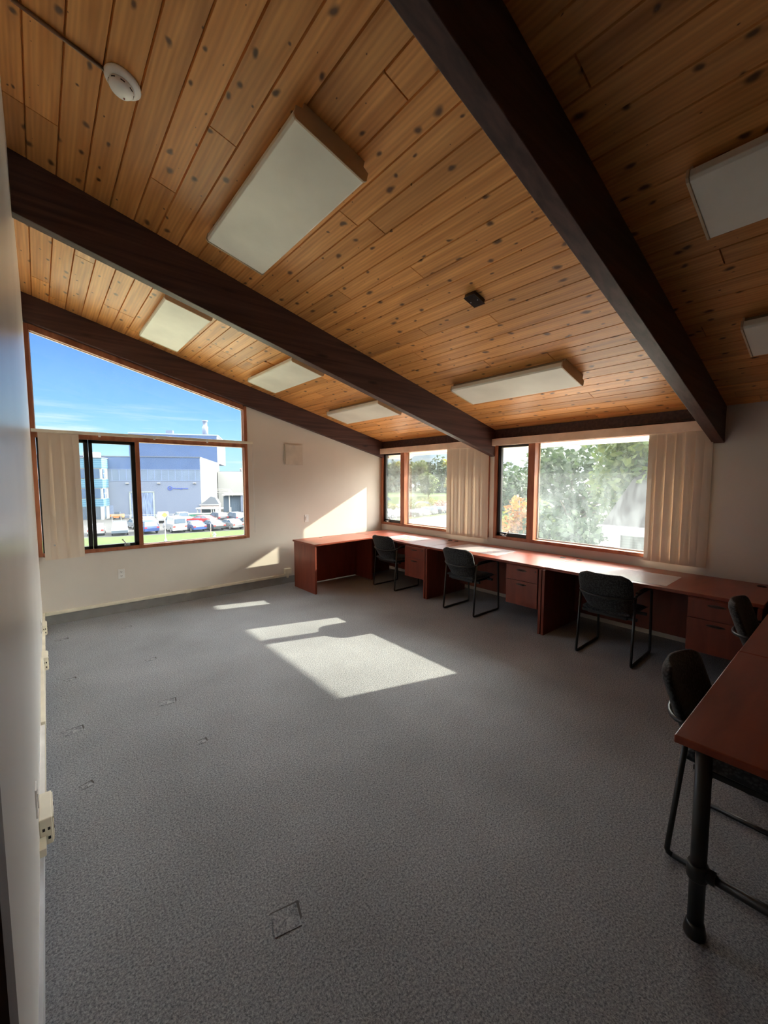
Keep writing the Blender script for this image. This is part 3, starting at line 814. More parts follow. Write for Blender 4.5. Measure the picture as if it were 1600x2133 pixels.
lp = lamp_proto()
for i, (x, y, lb) in enumerate(LAMPS):
    o = lp if i == 0 else copy_tree(lp)
    o.location = (x, y, cz(x)); o.rotation_euler = (0, math.atan(SL), 0)
    tag(o, lb, 'ceiling light', 'wraparound ceiling lights')

# smoke detector with its conduit, and the black junction plate
t = empty('smoke_detector', (0.445, 2.395, cz(0.445)), label='round white smoke detector on the plank ceiling at the upper left', cat='smoke detector')
t.rotation_euler = (0, math.atan(SL), 0)
b = MB(); b.lathe([(0.075, 0), (0.078, -.008), (0.072, -.018), (0.058, -.026)], (0, 0, 0), seg=32); b.build('base', WHITEP, t)
b = MB(); b.lathe([(0.052, -.024), (0.052, -.042), (0.044, -.052), (0.0, -.055)], (0, 0, 0), seg=32); b.build('sensor_dome', WHITEP, t)
b = MB()
for k in range(8):
    a = k * PI / 4
    b.box(-.009, .009, .0455, .053, -.0415, -.0365, Matrix.Rotation(a, 4, 'Z'))
b.build('vents', SLOT, t)
b = MB(); b.cyl((.02, .025, -.0525), (.02, .025, -.056), .004, 10); b.build('indicator', mat('indicator_red', (.25, .05, .04), .4), t)
CONDUIT = mat('painted_conduit', (0.20, 0.11, 0.06), 0.5)
b = MB(); b.tube([(-0.02, 2.40, cz(-.02) - .008), (0.375, 2.40, cz(.375) - .008)], .008, 10)
tag(b.build('conduit', CONDUIT), 'thin brown conduit running along the ceiling from the left wall to the smoke detector', 'conduit')
t = empty('junction_plate', (2.557, 1.95, cz(2.557)), label='small square black plate on the plank ceiling, low in the middle bay', cat='plate')
t.rotation_euler = (0, math.atan(SL), 0)
GLOSSB = mat('gloss_black', (0.01, 0.01, 0.012), 0.15, spec=0.6)
b = MB(); b.box(-.063, .063, -.045, .045, -.03, 0); b.build('box', GLOSSB, t, bevel=.003)
b = MB(); b.box(-.067, .067, -.049, .049, -.034, -.03); b.build('cover_plate', GLOSSB, t, bevel=.002)
for sy in (.03, -.03):
    b = MB(); b.cyl((0, sy, -.034), (0, sy, -.036), .004, 10); b.build('screw', CHROME, t)
# thin cable tucked over the wide window's valance
b = MB(); b.tube([(W - .06, 1.85, 2.262), (W - .09, 1.80, 2.255), (W - .09, 1.70, 2.253), (W - .08, 1.62, 2.262), (W - .07, 1.50, 2.266), (W - .09, 1.42, 2.262), (W - .09, 1.2, 2.27), (W - .05, 1.02, 2.29)], .004, 8)
tag(b.build('loose_cable', BLACK), 'thin black cable lying along the top of the wide window valance', 'cable')

# ------------------------------------------------------------------ desks
ZD = 0.74; TH = 0.028
HANDLE = mat('oval_pull_bronze', (0.06, 0.035, 0.028), 0.35, 0.3)
def pedestal(parent, x, y0, y1, z0, z1, depth, inward=1, axis='x', lock=True):
    """two-drawer pedestal hung under the top; fronts face -x (axis x) or +y"""
    def B(b, a0, a1, y_0, y_1, z_0, z_1):
        if axis == 'x': b.box(x + a0, x + a1, y_0, y_1, z_0, z_1)
        else: b.box(y_0, y_1, x - a1, x - a0, z_0, z_1)
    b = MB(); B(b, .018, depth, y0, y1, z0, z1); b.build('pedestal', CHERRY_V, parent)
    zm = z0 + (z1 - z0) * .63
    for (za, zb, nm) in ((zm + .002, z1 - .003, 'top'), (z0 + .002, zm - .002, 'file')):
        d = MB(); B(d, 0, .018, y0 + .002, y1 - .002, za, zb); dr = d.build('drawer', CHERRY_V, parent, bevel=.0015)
        h = MB(); yc = (y0 + y1) / 2; zc = zb - .042 if nm == 'top' else zb - .04
        n = 14
        pts = [((.062 * math.cos(2 * PI * k / n)), (.011 * math.sin(2 * PI * k / n))) for k in range(n)]
        if axis == 'x':
            h.prism([(x - .007, yc + p, zc + q) for p, q in pts], (.007, 0, 0))
            h.tube([(x - .003, yc - .045, zc + .002), (x - .016, yc - .02, zc), (x - .016, yc + .02, zc), (x - .003, yc + .045, zc + .002)], .004, 8)
        else:
            h.prism([(yc + p, x + .007, zc + q) for p, q in pts], (0, -.007, 0))
        h.build('pull', HANDLE, dr)
    if lock:
        l = MB()
        if axis == 'x': l.cyl((x - .004, y0 + .028, z1 - .035), (x + .004, y0 + .028, z1 - .035), .009, 12)
        else: l.cyl((y0 + .028, x + .004, z1 - .035), (y0 + .028, x - .004, z1 - .035), .009, 12)
        l.build('lock', HANDLE, parent)

def worktop(parent, poly):
    b = MB(); b.prism([(x, y, ZD - TH) for x, y in poly], (0, 0, TH)); return b.build('worktop', CHERRY, parent, bevel=.004)
def grommets(parent, pts):
    for x, y in pts:
        g = MB(); g.tube([(x + .03 * math.cos(a * PI / 8) * 1.0, y + .03 * math.sin(a * PI / 8), ZD + .002) for a in range(16)], .004, 6, closed=True)
        g.lathe([(.027, ZD + .0015), (0, ZD + .0015)], (x, y, 0), seg=16)
        g.build('cable_grommet', HANDLE, parent)

XF, XB = 4.163, 4.995
def desk_far():
    t = empty('return_desk', (3.65, 5.45, 0), label='cherry laminate desk along the far wall with a solid end panel', cat='desk')
    o = Vector((-3.65, -5.45, 0))
    def T(b):
        for v in b.bm.verts: v.co += o
        return b
    def bb(nm, args, m=CHERRY_V, bev=.002):
        b = MB(); b.box(*args); return T(b).build(nm, m, t, bevel=bev)
    b = MB(); b.prism([(x, y, ZD - TH) for x, y in ((3.04, 5.115), (4.278, 5.205), (4.278, 5.785), (3.04, 5.785))], (0, 0, TH)); T(b).build('worktop', CHERRY, t, bevel=.004)
    bb('end_panel', (3.052, 3.080, 5.128, 5.76, 0, ZD - TH)); bb('end_panel', (4.235, 4.262, 5.30, 5.76, 0, ZD - TH))
    bb('modesty_panel', (3.080, 4.235, 5.725, 5.743, 0.02, ZD - TH))
    b = MB(); b.lathe([(.028, .735), (.028, .7425), (.02, .7425), (0, .741)], (3.5, 5.70, 0), seg=16); T(b).build('cable_grommet', HANDLE, t)
desk_far()

def desk_row(y0, y1, label, ped, grom, poly=None):
    yc = (y0 + y1) / 2
    t = empty('desk', (4.58, yc, 0), label=label, cat='desk', group='desks in the row along the right wall')
    o = Vector((-4.58, -yc, 0))
    before = set(bpy.data.objects)
    worktop(t, poly or ((XF, y0 + .002), (XB, y0 + .002), (XB, y1 - .002), (XF, y1 - .002)))
    for ya in (y0 + .004, y1 - .032):
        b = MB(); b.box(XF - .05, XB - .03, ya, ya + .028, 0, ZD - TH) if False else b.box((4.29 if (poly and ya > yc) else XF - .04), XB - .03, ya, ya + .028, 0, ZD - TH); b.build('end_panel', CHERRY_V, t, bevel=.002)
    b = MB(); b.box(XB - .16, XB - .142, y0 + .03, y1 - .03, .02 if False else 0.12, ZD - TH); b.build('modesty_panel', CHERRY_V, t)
    if ped: pedestal(t, XF - .035, ped[0], ped[1], .262, ZD - TH - .002, .52)
    grommets(t, grom)
    for ob in set(bpy.data.objects) - before:
        if ob.parent == t:
            if ob.type == 'MESH':
                for v in ob.data.vertices: v.co += o
        elif ob.parent and ob.parent.parent == t:
            for v in ob.data.vertices: v.co += o
    return t
desk_row(3.952, 5.72, 'corner desk of the right-hand row, with lit cherry drawers beside the farthest chair', (3.985, 4.372), ((4.86, 4.13), (4.865, 4.01)),
         poly=((XF, 3.954), (XB, 3.954), (XB, 5.81), (4.285, 5.81), (4.285, 5.20), (XF + .01, 4.40)))
desk_row(2.215, 3.948, 'middle cherry desk of the right-hand row, with two pale-lit drawers', (2.262, 2.655), ((4.83, 2.33),))
desk_row(0.455, 2.211, 'nearest cherry desk of the right-hand row, in shade below the wide window blind', (0.535, 0.922), ((4.83, 2.14), (4.87, 0.56)))

# desk of the near row: a tube-legged table and a wooden desk beyond it
def table_near():
    t = empty('tube_leg_table', (2.37, 0.03, 0), label='dark cherry table with round black tube legs in the lower right foreground', cat='table')
    o = Vector((-2.37, -.03, 0))
    def T(b):
        for v in b.bm.verts: v.co += o
        return b
    b = MB(); b.box(1.797, 2.945, -.36, .412, ZD - .03, ZD); T(b).build('tabletop', CHERRY, t, bevel=.004)
    for ya, yb in ((.33, .36), (-.31, -.28)):
        fr = MB(); fr.box(1.84, 2.90, ya, yb, ZD - .055, ZD - .03); T(fr).build('frame_rail', BLACK, t)
    for x in (1.822, 2.90):
        for y in (.325, -.275):
            l = MB(); l.tube([(x - .004, y - .006, 0.03), (x, y, ZD - .03)], .0255, 20); lg = T(l).build('leg', BLACK, t)
            f = MB(); f.lathe([(.034, 0), (.036, .012), (.030, .045), (.027, .055)], (x - .004, y - .006, 0), seg=20); T(f).build('foot', BLACK, lg)
            c = MB(); c.lathe([(.031, .222), (.034, .228), (.034, .275), (.031, .281)], (x - .002, y - .003, 0), seg=20)
            s_ = -1 if y > 0 else 1
            c.tube([(x, y, .252), (x, y + s_ * .055, .252)], .024, 16)
            T(c).build('joint_collar', mat('dark_iron', (.035, .035, .035), .4, .5), lg)
        r = MB(); r.tube([(x, .325, .252), (x, -.275, .252)], .017, 14); T(r).build('foot_rail', BLACK, t)
table_near()
def desk_near():
    t = empty('desk', (3.85, 0.03, 0), label='dark cherry desk at the right edge, beyond the tube-legged table', cat='desk')
    o = Vector((-3.85, -.03, 0))
    before = set(bpy.data.objects)
    b = MB(); b.box(2.950, 4.75, -.36, .410, ZD - .03, ZD); b.build('worktop', CHERRY, t, bevel=.004)
    for x in (2.965, 4.70):
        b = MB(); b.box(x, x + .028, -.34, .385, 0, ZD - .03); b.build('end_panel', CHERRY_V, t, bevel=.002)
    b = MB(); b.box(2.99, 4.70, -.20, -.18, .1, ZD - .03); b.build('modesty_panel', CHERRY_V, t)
    for ob in set(bpy.data.objects) - before:
        if ob.type == 'MESH':
            for v in ob.data.vertices: v.co += o
desk_near()

# desk pads and papers
PAD = bpy.data.materials.new('clear_desk_pad'); PAD.use_nodes = True
_b = PAD.node_tree.nodes['Principled BSDF']; _b.inputs['Base Color'].default_value = (.78, .76, .80, 1); _b.inputs['Roughness'].default_value = .16
_N, _L, _new = node_helpers(PAD); _t = _new('ShaderNodeBsdfTransparent'); _m = _new('ShaderNodeMixShader'); _m.inputs[0].default_value = .42
_L.new(_t.outputs[0], _m.inputs[1]); _L.new(_b.outputs[0], _m.inputs[2]); _L.new(_m.outputs[0], _N['Material Output'].inputs['Surface'])
def pad(pts, label, m=PAD, name='desk_pad', th=.0022):
    x = sum(p[0] for p in pts) / 4; y = sum(p[1] for p in pts) / 4
    b = MB(); b.prism([(px, py, ZD + .0006) for px, py in pts], (0, 0, th)); return tag(b.build(name, m, loc=(x, y, ZD)), label, 'desk pad' if name == 'desk_pad' else 'papers')
pad([(4.235, 1.105), (4.735, 1.115), (4.70, 1.83), (4.20, 1.80)], 'clear plastic desk pad on the nearest desk of the right-hand row, beside the third chair')
pad([(4.315, 2.91), (4.78, 2.94), (4.80, 3.72), (4.33, 3.72)], 'clear plastic desk pad on the middle desk of the right-hand row, behind the second chair')
pad([(4.30, 4.39), (4.74, 4.42), (4.76, 5.05), (4.31, 5.03)], 'clear plastic desk pad on the corner desk, under the printed sheet')
PRINT = bpy.data.materials.new('printed_sheet'); PRINT.use_nodes = True
_N, _L, _new = node_helpers(PRINT); _tc = _new('ShaderNodeTexCoord'); _v = _new('ShaderNodeTexVoronoi'); _v.inputs['Scale'].default_value = 22
_r = _new('ShaderNodeValToRGB'); _r.color_ramp.interpolation = 'CONSTANT'
_r.color_ramp.elements[0].color = (.72, .72, .66, 1); _r.color_ramp.elements[1].position = .3; _r.color_ramp.elements[1].color = (.62, .60, .16, 1)
for _p, _c in ((.5, (.20, .42, .30)), (.68, (.70, .70, .64)), (.86, (.55, .48, .12))): _e = _r.color_ramp.elements.new(_p); _e.color = (*_c, 1)
_L.new(_tc.outputs['Object'], _v.inputs['Vector']); _sp = _new('ShaderNodeSeparateColor'); _L.new(_v.outputs['Color'], _sp.inputs[0]); _L.new(_sp.outputs[0], _r.inputs[0])
_L.new(_r.outputs[0], _N['Principled BSDF'].inputs['Base Color']); _N['Principled BSDF'].inputs['Roughness'].default_value = .3
b = MB(); b.prism([(x, y, ZD + .0032) for x, y in ((4.37, 4.60), (4.62, 4.58), (4.66, 4.97), (4.40, 4.99))], (0, 0, .001))
tag(b.build('printed_sheet', PRINT, loc=(4.5, 4.8, ZD)), 'yellow and green printed sheet lying on the corner desk pad', 'papers')

# ------------------------------------------------------------------ chairs
def chair_proto():
    """sled-base guest chair; origin on the floor between the rear feet, facing +x"""
    t = empty('guest_chair')
    hw = .240
    b = MB()     # back pad: upholstered shell, slightly dished, wider and rounder at the top
    n, m = 14, 16
    H = .375
    def half(v): return (.155 + .078 * math.sin(min(1, v / .55) * PI / 2)) if v < .80 else .233 * (1 - .36 * ((v - .80) / .20) ** 3.2) 
    def P(u, v, s):
        y = (u * 2 - 1) * half(v); z = .455 + H * v
        x = .042 - .135 * v + .045 * (u * 2 - 1) ** 2
        edge = max(abs(u * 2 - 1) ** 6, abs(v * 2 - 1) ** 8); th = .024 * (1 - edge) + .006
        return Vector((x + s * th, y, z))
    F = b.grid(lambda u, v: P(u, v, 1), n, m); R_ = b.grid(lambda u, v: P(u, v, -1), n, m)
    for i in range(n):
        for A, j in ((F, 0), (F, m)):
            q = b.face([F[i][j], F[i + 1][j], R_[i + 1][j], R_[i][j]])
            if q: q.smooth = True
    for j in range(m):
        for i in (0, n):
            q = b.face([F[i][j], F[i][j + 1], R_[i][j + 1], R_[i][j]])
            if q: q.smooth = True
    b.build('backrest', FABRIC, t)
    b = MB()     # seat cushion
    def S(u, v, s):
        x = .02 + .45 * v; y = (u * 2 - 1) * (.205 + .02 * v)
        e = max(abs(u * 2 - 1) ** 6, abs(v * 2 - 1) ** 7)
        z = .455 + s * (.028 * (1 - e) + .008) + .015 * (u * 2 - 1) ** 2 - (.02 * max(0, v - .8) / .2 if s > 0 else 0)
        return Vector((x, y, z))
    F = b.grid(lambda u, v: S(u, v, 1), 12, 12); R_ = b.grid(lambda u, v: S(u, v, -1), 12, 12)
    for i in range(12):
        for j in (0, 12): b.face([F[i][j], F[i + 1][j], R_[i + 1][j], R_[i][j]])
        for k in (0, 12): b.face([F[k][i], F[k][i + 1], R_[k][i + 1], R_[k][i]])
    b.build('seat', FABRIC, t)
    b = MB(); b.box(.06, .42, -.17, .17, .405, .43); b.box(.10, .13, -hw, hw, .40, .425); b.box(.36, .39, -hw, hw, .40, .425); b.build('seat_frame', BLACK, t, bevel=.003)
    r = .0115
    for s in (-1, 1):
        y = s * hw
        l = MB()      # rear leg, rounded into the runner
        l.tube([(.052, y * .985, .635), (.0, y, .03), (.006, y, .016), (.022, y, r)], r, 12); l.build('rear_leg', BLACK, t)
        l = MB(); l.tube([(.022, y, r), (.50, y, r)], r, 12); l.build('runner', BLACK, t)
        l = MB(); l.tube([(.50, y, r), (.516, y, .018), (.52, y, .035), (.50, y * .99, .60), (.49, y * .98, .628)], r, 12); l.build('front_leg', BLACK, t)
        l = MB(); l.tube([(.49, y * .98, .628), (.45, y * .98, .648), (.25, y * .98, .652), (.09, y * .98, .645), (.052, y * .985, .635)], r, 12)
        l.build('arm', BLACK, t)
        l = MB(); l.tube([(.44, y * .98, .660), (.40, y * .98, .668), (.14, y * .98, .668), (.10, y * .98, .660)], .017, 12, ry=.010); l.build('arm_pad', BLACK, t)
    b = MB(); k = 14
    b.tube([(.052 - .122 * math.sin(PI * i / k), -hw * .985 * math.cos(PI * i / k) if 0 < i < k else (-hw if i == 0 else hw) * .985, .635 - .022 * math.sin(PI * i / k)) for i in range(k + 1)], r * .95, 10)
    b.build('back_bar', BLACK, t)
    return t
CH = [(4.04, 4.748, 0.03, 'black guest chair farthest away, tucked in at the corner desk'),
      (4.008, 3.258, 0.0, 'black guest chair second from the corner, at the middle desk with its rim in sunlight'),
      (3.985, 1.516, 0.02, 'black guest chair at the nearest desk of the right-hand row, in shade'),
      (3.83, 0.50, -PI / 2, 'dark chair at the right edge, only its backrest showing behind the near desks'),
      (2.36, 0.485, -PI / 2 - .02, 'black chair tucked under the tube-legged table in the foreground')]
cp = chair_proto()
for i, (x, y, r, lb) in enumerate(CH):
    o = cp if i == 0 else copy_tree(cp)
    o.location = (x, y, 0); o.rotation_euler = (0, 0, r); tag(o, lb, 'chair', 'black sled-base guest chairs')

# dents in the carpet
rnd = random.Random(3)
for k, (x, y, sx, sy, a) in enumerate(((.72, 5.36, .05, .02, .1), (.14, 5.38, .05, .02, 0), (.16, 4.24, .035, .02, .2), (.70, 3.33, .055, .035, -.15), (.13, 3.34, .055, .035, .1), (.16, 2.68, .025, .02, .3), (.76, 2.67, .025, .02, 0), (.76, 4.24, .04, .02, .1), (.68, 1.34, .05, .045, -.25))):
    t = empty('carpet_dent', (x, y, 0.0), a, ['shallow carpet dent farthest from the camera, right of the corner', 'faint carpet dent in the far left corner', 'small dark carpet dent against the left wall, second from the far corner', 'square carpet dent in the middle of the left floor', 'square carpet dent close to the left wall, level with the outlet boxes', 'small dark pinch in the carpet near the left wall, nearest of that line', 'small dark pinch in the carpet right of the nearest outlet box', 'small faint carpet dent between the far dents, away from the wall', 'largest square carpet dent, in the foreground floor'][k], 'dent', 'furniture dents in the carpet')
    b = MB()
    b.prism([(-sx, -sy, .0006), (sx, -sy, .0006), (sx, sy, .0006), (-sx, sy, .0006)], (0, 0, .0018)); b.build('pressed_pad', CARPET, t)
    b = MB(); r_ = .0065
    b.prism([(-sx - r_, sy, .0004), (sx + r_, sy, .0004), (sx + r_ * 1.6, sy + r_ * 1.4, .0004), (-sx, sy + r_ * .8, .0004)], (0, 0, .001))
    b.prism([(sx, -sy * .6, .0004), (sx + r_ * 1.3, -sy * .3, .0004), (sx + r_ * 1.6, sy + r_, .0004), (sx, sy, .0004)], (0, 0, .001))
    b.build('dent_edge', DENT, t)

# ================================================================== outside
ZG = -5.6
def mat_ground(name, c1, c2, s=0.6, rough=0.9, det=8):
    m = bpy.data.materials.new(name); m.use_nodes = True
    N, L, new = node_helpers(m); b_ = N['Principled BSDF']; tc = new('ShaderNodeTexCoord')
    n = new('ShaderNodeTexNoise'); n.inputs['Scale'].default_value = s; n.inputs['Detail'].default_value = det; n.inputs['Roughness'].default_value = .65
    L.new(tc.outputs['Object'], n.inputs['Vector']); r = new('ShaderNodeValToRGB')
    r.color_ramp.elements[0].position = .35; r.color_ramp.elements[0].color = (*c1, 1); r.color_ramp.elements[1].position = .65; r.color_ramp.elements[1].color = (*c2, 1)
    L.new(n.outputs[0], r.inputs[0]); L.new(r.outputs[0], b_.inputs['Base Color']); b_.inputs['Roughness'].default_value = rough; b_.inputs['Specular IOR Level'].default_value = .2
    MATS[name] = m; return m
ASPH = mat_ground('asphalt', (0.044, 0.044, 0.046), (0.058, 0.058, 0.060), .5)
GRASS = mat_ground('mown_grass', (0.026, 0.046, 0.009), (0.046, 0.065, 0.014), 1.2)
CONC = mat_ground('pale_road', (0.202, 0.197, 0.182), (0.250, 0.245, 0.226), .4)
b = MB(); b.box(-160, 420, -160, 420, ZG - .5, ZG); tag(b.build('ground', ASPH), kind='structure')
def flat(name, pts, z0, m, kind='structure', th=.08):
    b = MB(); b.prism([(x, y, z0) for x, y in pts], (0, 0, th)); return tag(b.build(name, m), kind=kind)
flat('lawn', [(-60, 18), (32, 18), (31, 55.3), (22.1, 57.2), (9.9, 59.6), (5.1, 61.4), (-60, 72)], ZG, GRASS)
flat('road', [(34, -60), (160, -60), (160, 61), (62.3, 54.9), (50, 53.2), (34, 52.3)], ZG, CONC, th=.05)
flat('grass_verge', [(34, 53.0), (50, 53.8), (62.3, 55.5), (150, 62), (150, 64), (62, 57.2), (50, 55.3), (34, 54.5)], ZG, GRASS, th=.1)
flat('added_bounce_paving', [(-20, 7.5), (26, 7.5), (30, 30), (-20, 30)], ZG + .05, mat_ground('bounce_paving_pale', (.38, .38, .27), (.44, .43, .31), .8), th=.06)  # unseen pale ground, added to throw daylight up through the far window
b = MB(); b.box(W + .13, 9.4, -4, 12.5, -.75, -.45); tag(b.build('added_bounce_slab', mat_ground('bounce_slab_pale', (.60, .57, .50), (.70, .66, .58), 6.0)), kind='structure')  # unseen pale slab below the sills, added to bounce sun onto the ceiling
# rising lawn and drive in the distance, seen through the corner window
b = MB(); b.hexa([(70, 92, ZG), (135, 66, ZG), (190, 150, ZG), (130, 190, ZG), (72, 95, -3.6), (135, 70, -3.6), (190, 150, -2.4), (130, 190, -2.4)])
tag(b.build('far_lawn', GRASS), kind='structure')

# ---- foliage
def leaf_mat(name, c1, c2, tr=.45):
    m = bpy.data.materials.new(name); m.use_nodes = True
    N, L, new = node_helpers(m); b_ = N['Principled BSDF']; out = N['Material Output']
    at = new('ShaderNodeAttribute', attribute_name='rnd'); mx = new('ShaderNodeMixRGB'); mx.inputs[1].default_value = (*c1, 1); mx.inputs[2].default_value = (*c2, 1)
    L.new(at.outputs['Fac'], mx.inputs[0]); L.new(mx.outputs[0], b_.inputs['Base Color']); b_.inputs['Roughness'].default_value = .6
    tl = new('ShaderNodeBsdfTranslucent'); L.new(mx.outputs[0], tl.inputs[0]); ms = new('ShaderNodeMixShader'); ms.inputs[0].default_value = tr
    L.new(b_.outputs[0], ms.inputs[1]); L.new(tl.outputs[0], ms.inputs[2]); L.new(ms.outputs[0], out.inputs['Surface']); MATS[name] = m
    return m
LGREEN = leaf_mat('leaf_green', (0.035, 0.067, 0.014), (0.106, 0.134, 0.035))
LDARK = leaf_mat('leaf_dark_green', (0.019, 0.040, 0.018), (0.046, 0.071, 0.029), .3)
LORANGE = leaf_mat('leaf_orange', (0.264, 0.077, 0.019), (0.336, 0.202, 0.034))
LYELLOW = leaf_mat('leaf_yellow', (0.203, 0.171, 0.027), (0.135, 0.153, 0.036))
LRED = leaf_mat('leaf_red_brown', (0.210, 0.072, 0.048), (0.270, 0.132, 0.084), .2)
BARK = mat('tree_bark', (.10, .075, .055), .85, var=.15, vs=8)

def foliage(name, parent, blobs, n, size, m, seed, aspect=1.8, droop=0.0):
    """leaf quads scattered through a few ellipsoids, one mesh"""
    rnd = random.Random(seed); bm = bmesh.new(); vals = []
    tot = sum(b_[3] * b_[4] * b_[5] for b_ in blobs)
    for (cx_, cy_, cz_, rx, ry, rz) in blobs:
        k = max(4, int(n * rx * ry * rz / tot))
        for i in range(k):
            while True:
                p = Vector((rnd.uniform(-1, 1), rnd.uniform(-1, 1), rnd.uniform(-1, 1)))
                if .25 < p.length < 1: break
            c = Vector((cx_ + p.x * rx, cy_ + p.y * ry, cz_ + p.z * rz))
            a = Vector((rnd.gauss(0, 1), rnd.gauss(0, 1), rnd.gauss(0, .7) - droop)).normalized()
            q = a.cross(Vector((rnd.gauss(0, 1), rnd.gauss(0, 1), rnd.gauss(0, 1)))).normalized()
            s = size * rnd.uniform(.6, 1.3)
            a *= s * aspect / 2; q *= s / 2
            vs = [bm.verts.new(c - a), bm.verts.new(c + q), bm.verts.new(c + a), bm.verts.new(c - q)]
            bm.faces.new(vs); vals.append(rnd.random())
    me = bpy.data.meshes.new(name); bm.to_mesh(me); bm.free(); me.materials.append(m)
    at = me.attributes.new('rnd', 'FLOAT', 'FACE')
    for i, v in enumerate(vals): at.data[i].value = v
    o = bpy.data.objects.new(name, me); link(o, parent)
    return o

def tree(x, y, z, h, r, m, seed, label, group=None, n=900, leaf=.35, trunk=.18, cat='tree', name='tree', conifer=False, low=.25, branches=6):
    rnd = random.Random(seed); t = empty(name, (x, y, z), 0, label, cat, group)
    b = MB(); b.tube([(0, 0, 0), (rnd.uniform(-.2, .2), rnd.uniform(-.2, .2), h * .5), (rnd.uniform(-.3, .3), rnd.uniform(-.3, .3), h * .92)], [trunk, trunk * .7, trunk * .2], 8)
    for k in range(branches):
        a = rnd.uniform(0, 2 * PI); z0 = h * rnd.uniform(low, .75); l = r * rnd.uniform(.5, .95)
        b.tube([(0, 0, z0), (math.cos(a) * l * .5, math.sin(a) * l * .5, z0 + l * .35), (math.cos(a) * l, math.sin(a) * l, z0 + l * .55)], [trunk * .4, trunk * .22, trunk * .06], 6)
    b.build('trunk', BARK, t)
    blobs = []
    if conifer:
        for k in range(7):
            u = k / 6; rr = r * (1 - u * .82); blobs.append((rnd.uniform(-.15, .15) * r, rnd.uniform(-.15, .15) * r, h * (low + (1 - low) * u), rr, rr, h * .11))
    else:
        for k in range(9):
            a = rnd.uniform(0, 2 * PI); d_ = r * rnd.uniform(.1, .6); zz = h * rnd.uniform(low + .15, .88)
            rr = r * rnd.uniform(.38, .6); blobs.append((math.cos(a) * d_, math.sin(a) * d_, zz, rr, rr, rr * .8))
        blobs.append((0, 0, h * .7, r * .6, r * .6, h * .25))
    foliage('crown', t, blobs, n, leaf, m, seed + 1)
    return t

# wood edge in the distance
rnd = random.Random(11)
for k in range(30):
    u = k / 29 + rnd.uniform(-.015, .015)
    az = math.radians(36.5 + 18.0 * u); d_ = rnd.uniform(150, 172)
    x, y = .04 + d_ * math.sin(az), d_ * math.cos(az)
    conf = rnd.random() < .62
    m = LDARK if conf else rnd.choice([LGREEN, LYELLOW, LDARK])
    hh = rnd.uniform(9.5, 12.0) + 2.0 * u
    lab = ('dark conifer in the wood beyond the parking lot, seen through the corner window' if conf else 'broadleaf tree in the wood beyond the parking lot, seen through the corner window')
    tree(x, y, -3.0, hh, rnd.uniform(3.2, 4.6), m, 100 + k, lab, 'conifers in the far wood' if conf else 'broadleaf trees in the far wood', n=650, leaf=.8, trunk=.22, conifer=conf, low=.12 if conf else .1, branches=3)
# nearer trees and bushes round the far car park
tree(84, 70.5, ZG, 10.5, 3.4, LYELLOW, 41, 'yellowing autumn tree right of the far wood, left of the blind', n=1300, leaf=.45, low=.2)
tree(90, 86, ZG, 9.5, 3.6, LGREEN, 42, 'pale green tree standing in front of the far conifers', n=1200, leaf=.5, low=.2)
for k, (x, y, m, s_) in enumerate(((62.5, 72, LYELLOW, 1.7), (66, 70, LGREEN, 1.9), (70, 69, LYELLOW, 1.8), (59, 75, LGREEN, 1.6), (77, 69, LRED, 2.0), (80.5, 68, LRED, 2.1), (73, 77, LGREEN, 2.4), (79, 76, LYELLOW, 2.6), (56, 74, LRED, 1.5))):
    t = empty('bush', (x, y, ZG), 0, ['yellow bush first left', 'green bush second left', 'yellow bush behind the dark suv', 'green bush far left', 'red bush by the left traffic cone', 'red bush by the right traffic cone', 'tall green bush behind the others', 'tall yellow bush at the right', 'red-brown bush at the far left end'][k] + ' on the island of the corner lot', 'bush', 'bushes between the car rows')
    b = MB()
    for q in range(4): b.tube([(0, 0, 0), (rnd.uniform(-.5, .5), rnd.uniform(-.5, .5), s_ * .8)], [.05, .02], 6)
    b.build('stems', BARK, t)
    foliage('leaves', t, [(0, 0, s_ * .5, s_, s_, s_ * .5), (s_ * .5, -.4, s_ * .45, s_ * .7, s_ * .7, s_ * .42)], 420, .26, m, 60 + k)

# garden outside the wide window
tree(17.9, 5.4, ZG, 10.8, 3.3, LGREEN, 71, 'large leafy green tree filling the upper part of the wide window', n=6500, leaf=.17, trunk=.22, low=.45, branches=12)
tree(24.5, 11.6, ZG, 9.6, 3.6, LDARK, 72, 'darker tree behind the large leafy tree in the wide window', n=3800, leaf=.24, trunk=.22, low=.3)
tree(27.5, 17.0, ZG, 8.6, 3.0, LDARK, 73, 'dark tree lowest on the skyline at the left of the wide fixed pane', n=2600, leaf=.24, low=.25)
tree(13.6, 8.40, ZG, 7.1, 1.05, LORANGE, 74, 'narrow orange autumn maple seen through the casement of the wide window', n=2300, leaf=.12, trunk=.07, low=.25)
tree(11.9, 7.95, ZG, 5.7, .85, LYELLOW, 75, 'yellow autumn shrub left of the orange maple', n=1500, leaf=.11, trunk=.05, low=.25, cat='shrub', name='shrub')
tree(15.8, 11.9, ZG, 8.0, 1.7, LGREEN, 76, 'tall green tree behind the orange maple in the casement', n=2600, leaf=.16, trunk=.1, low=.25)
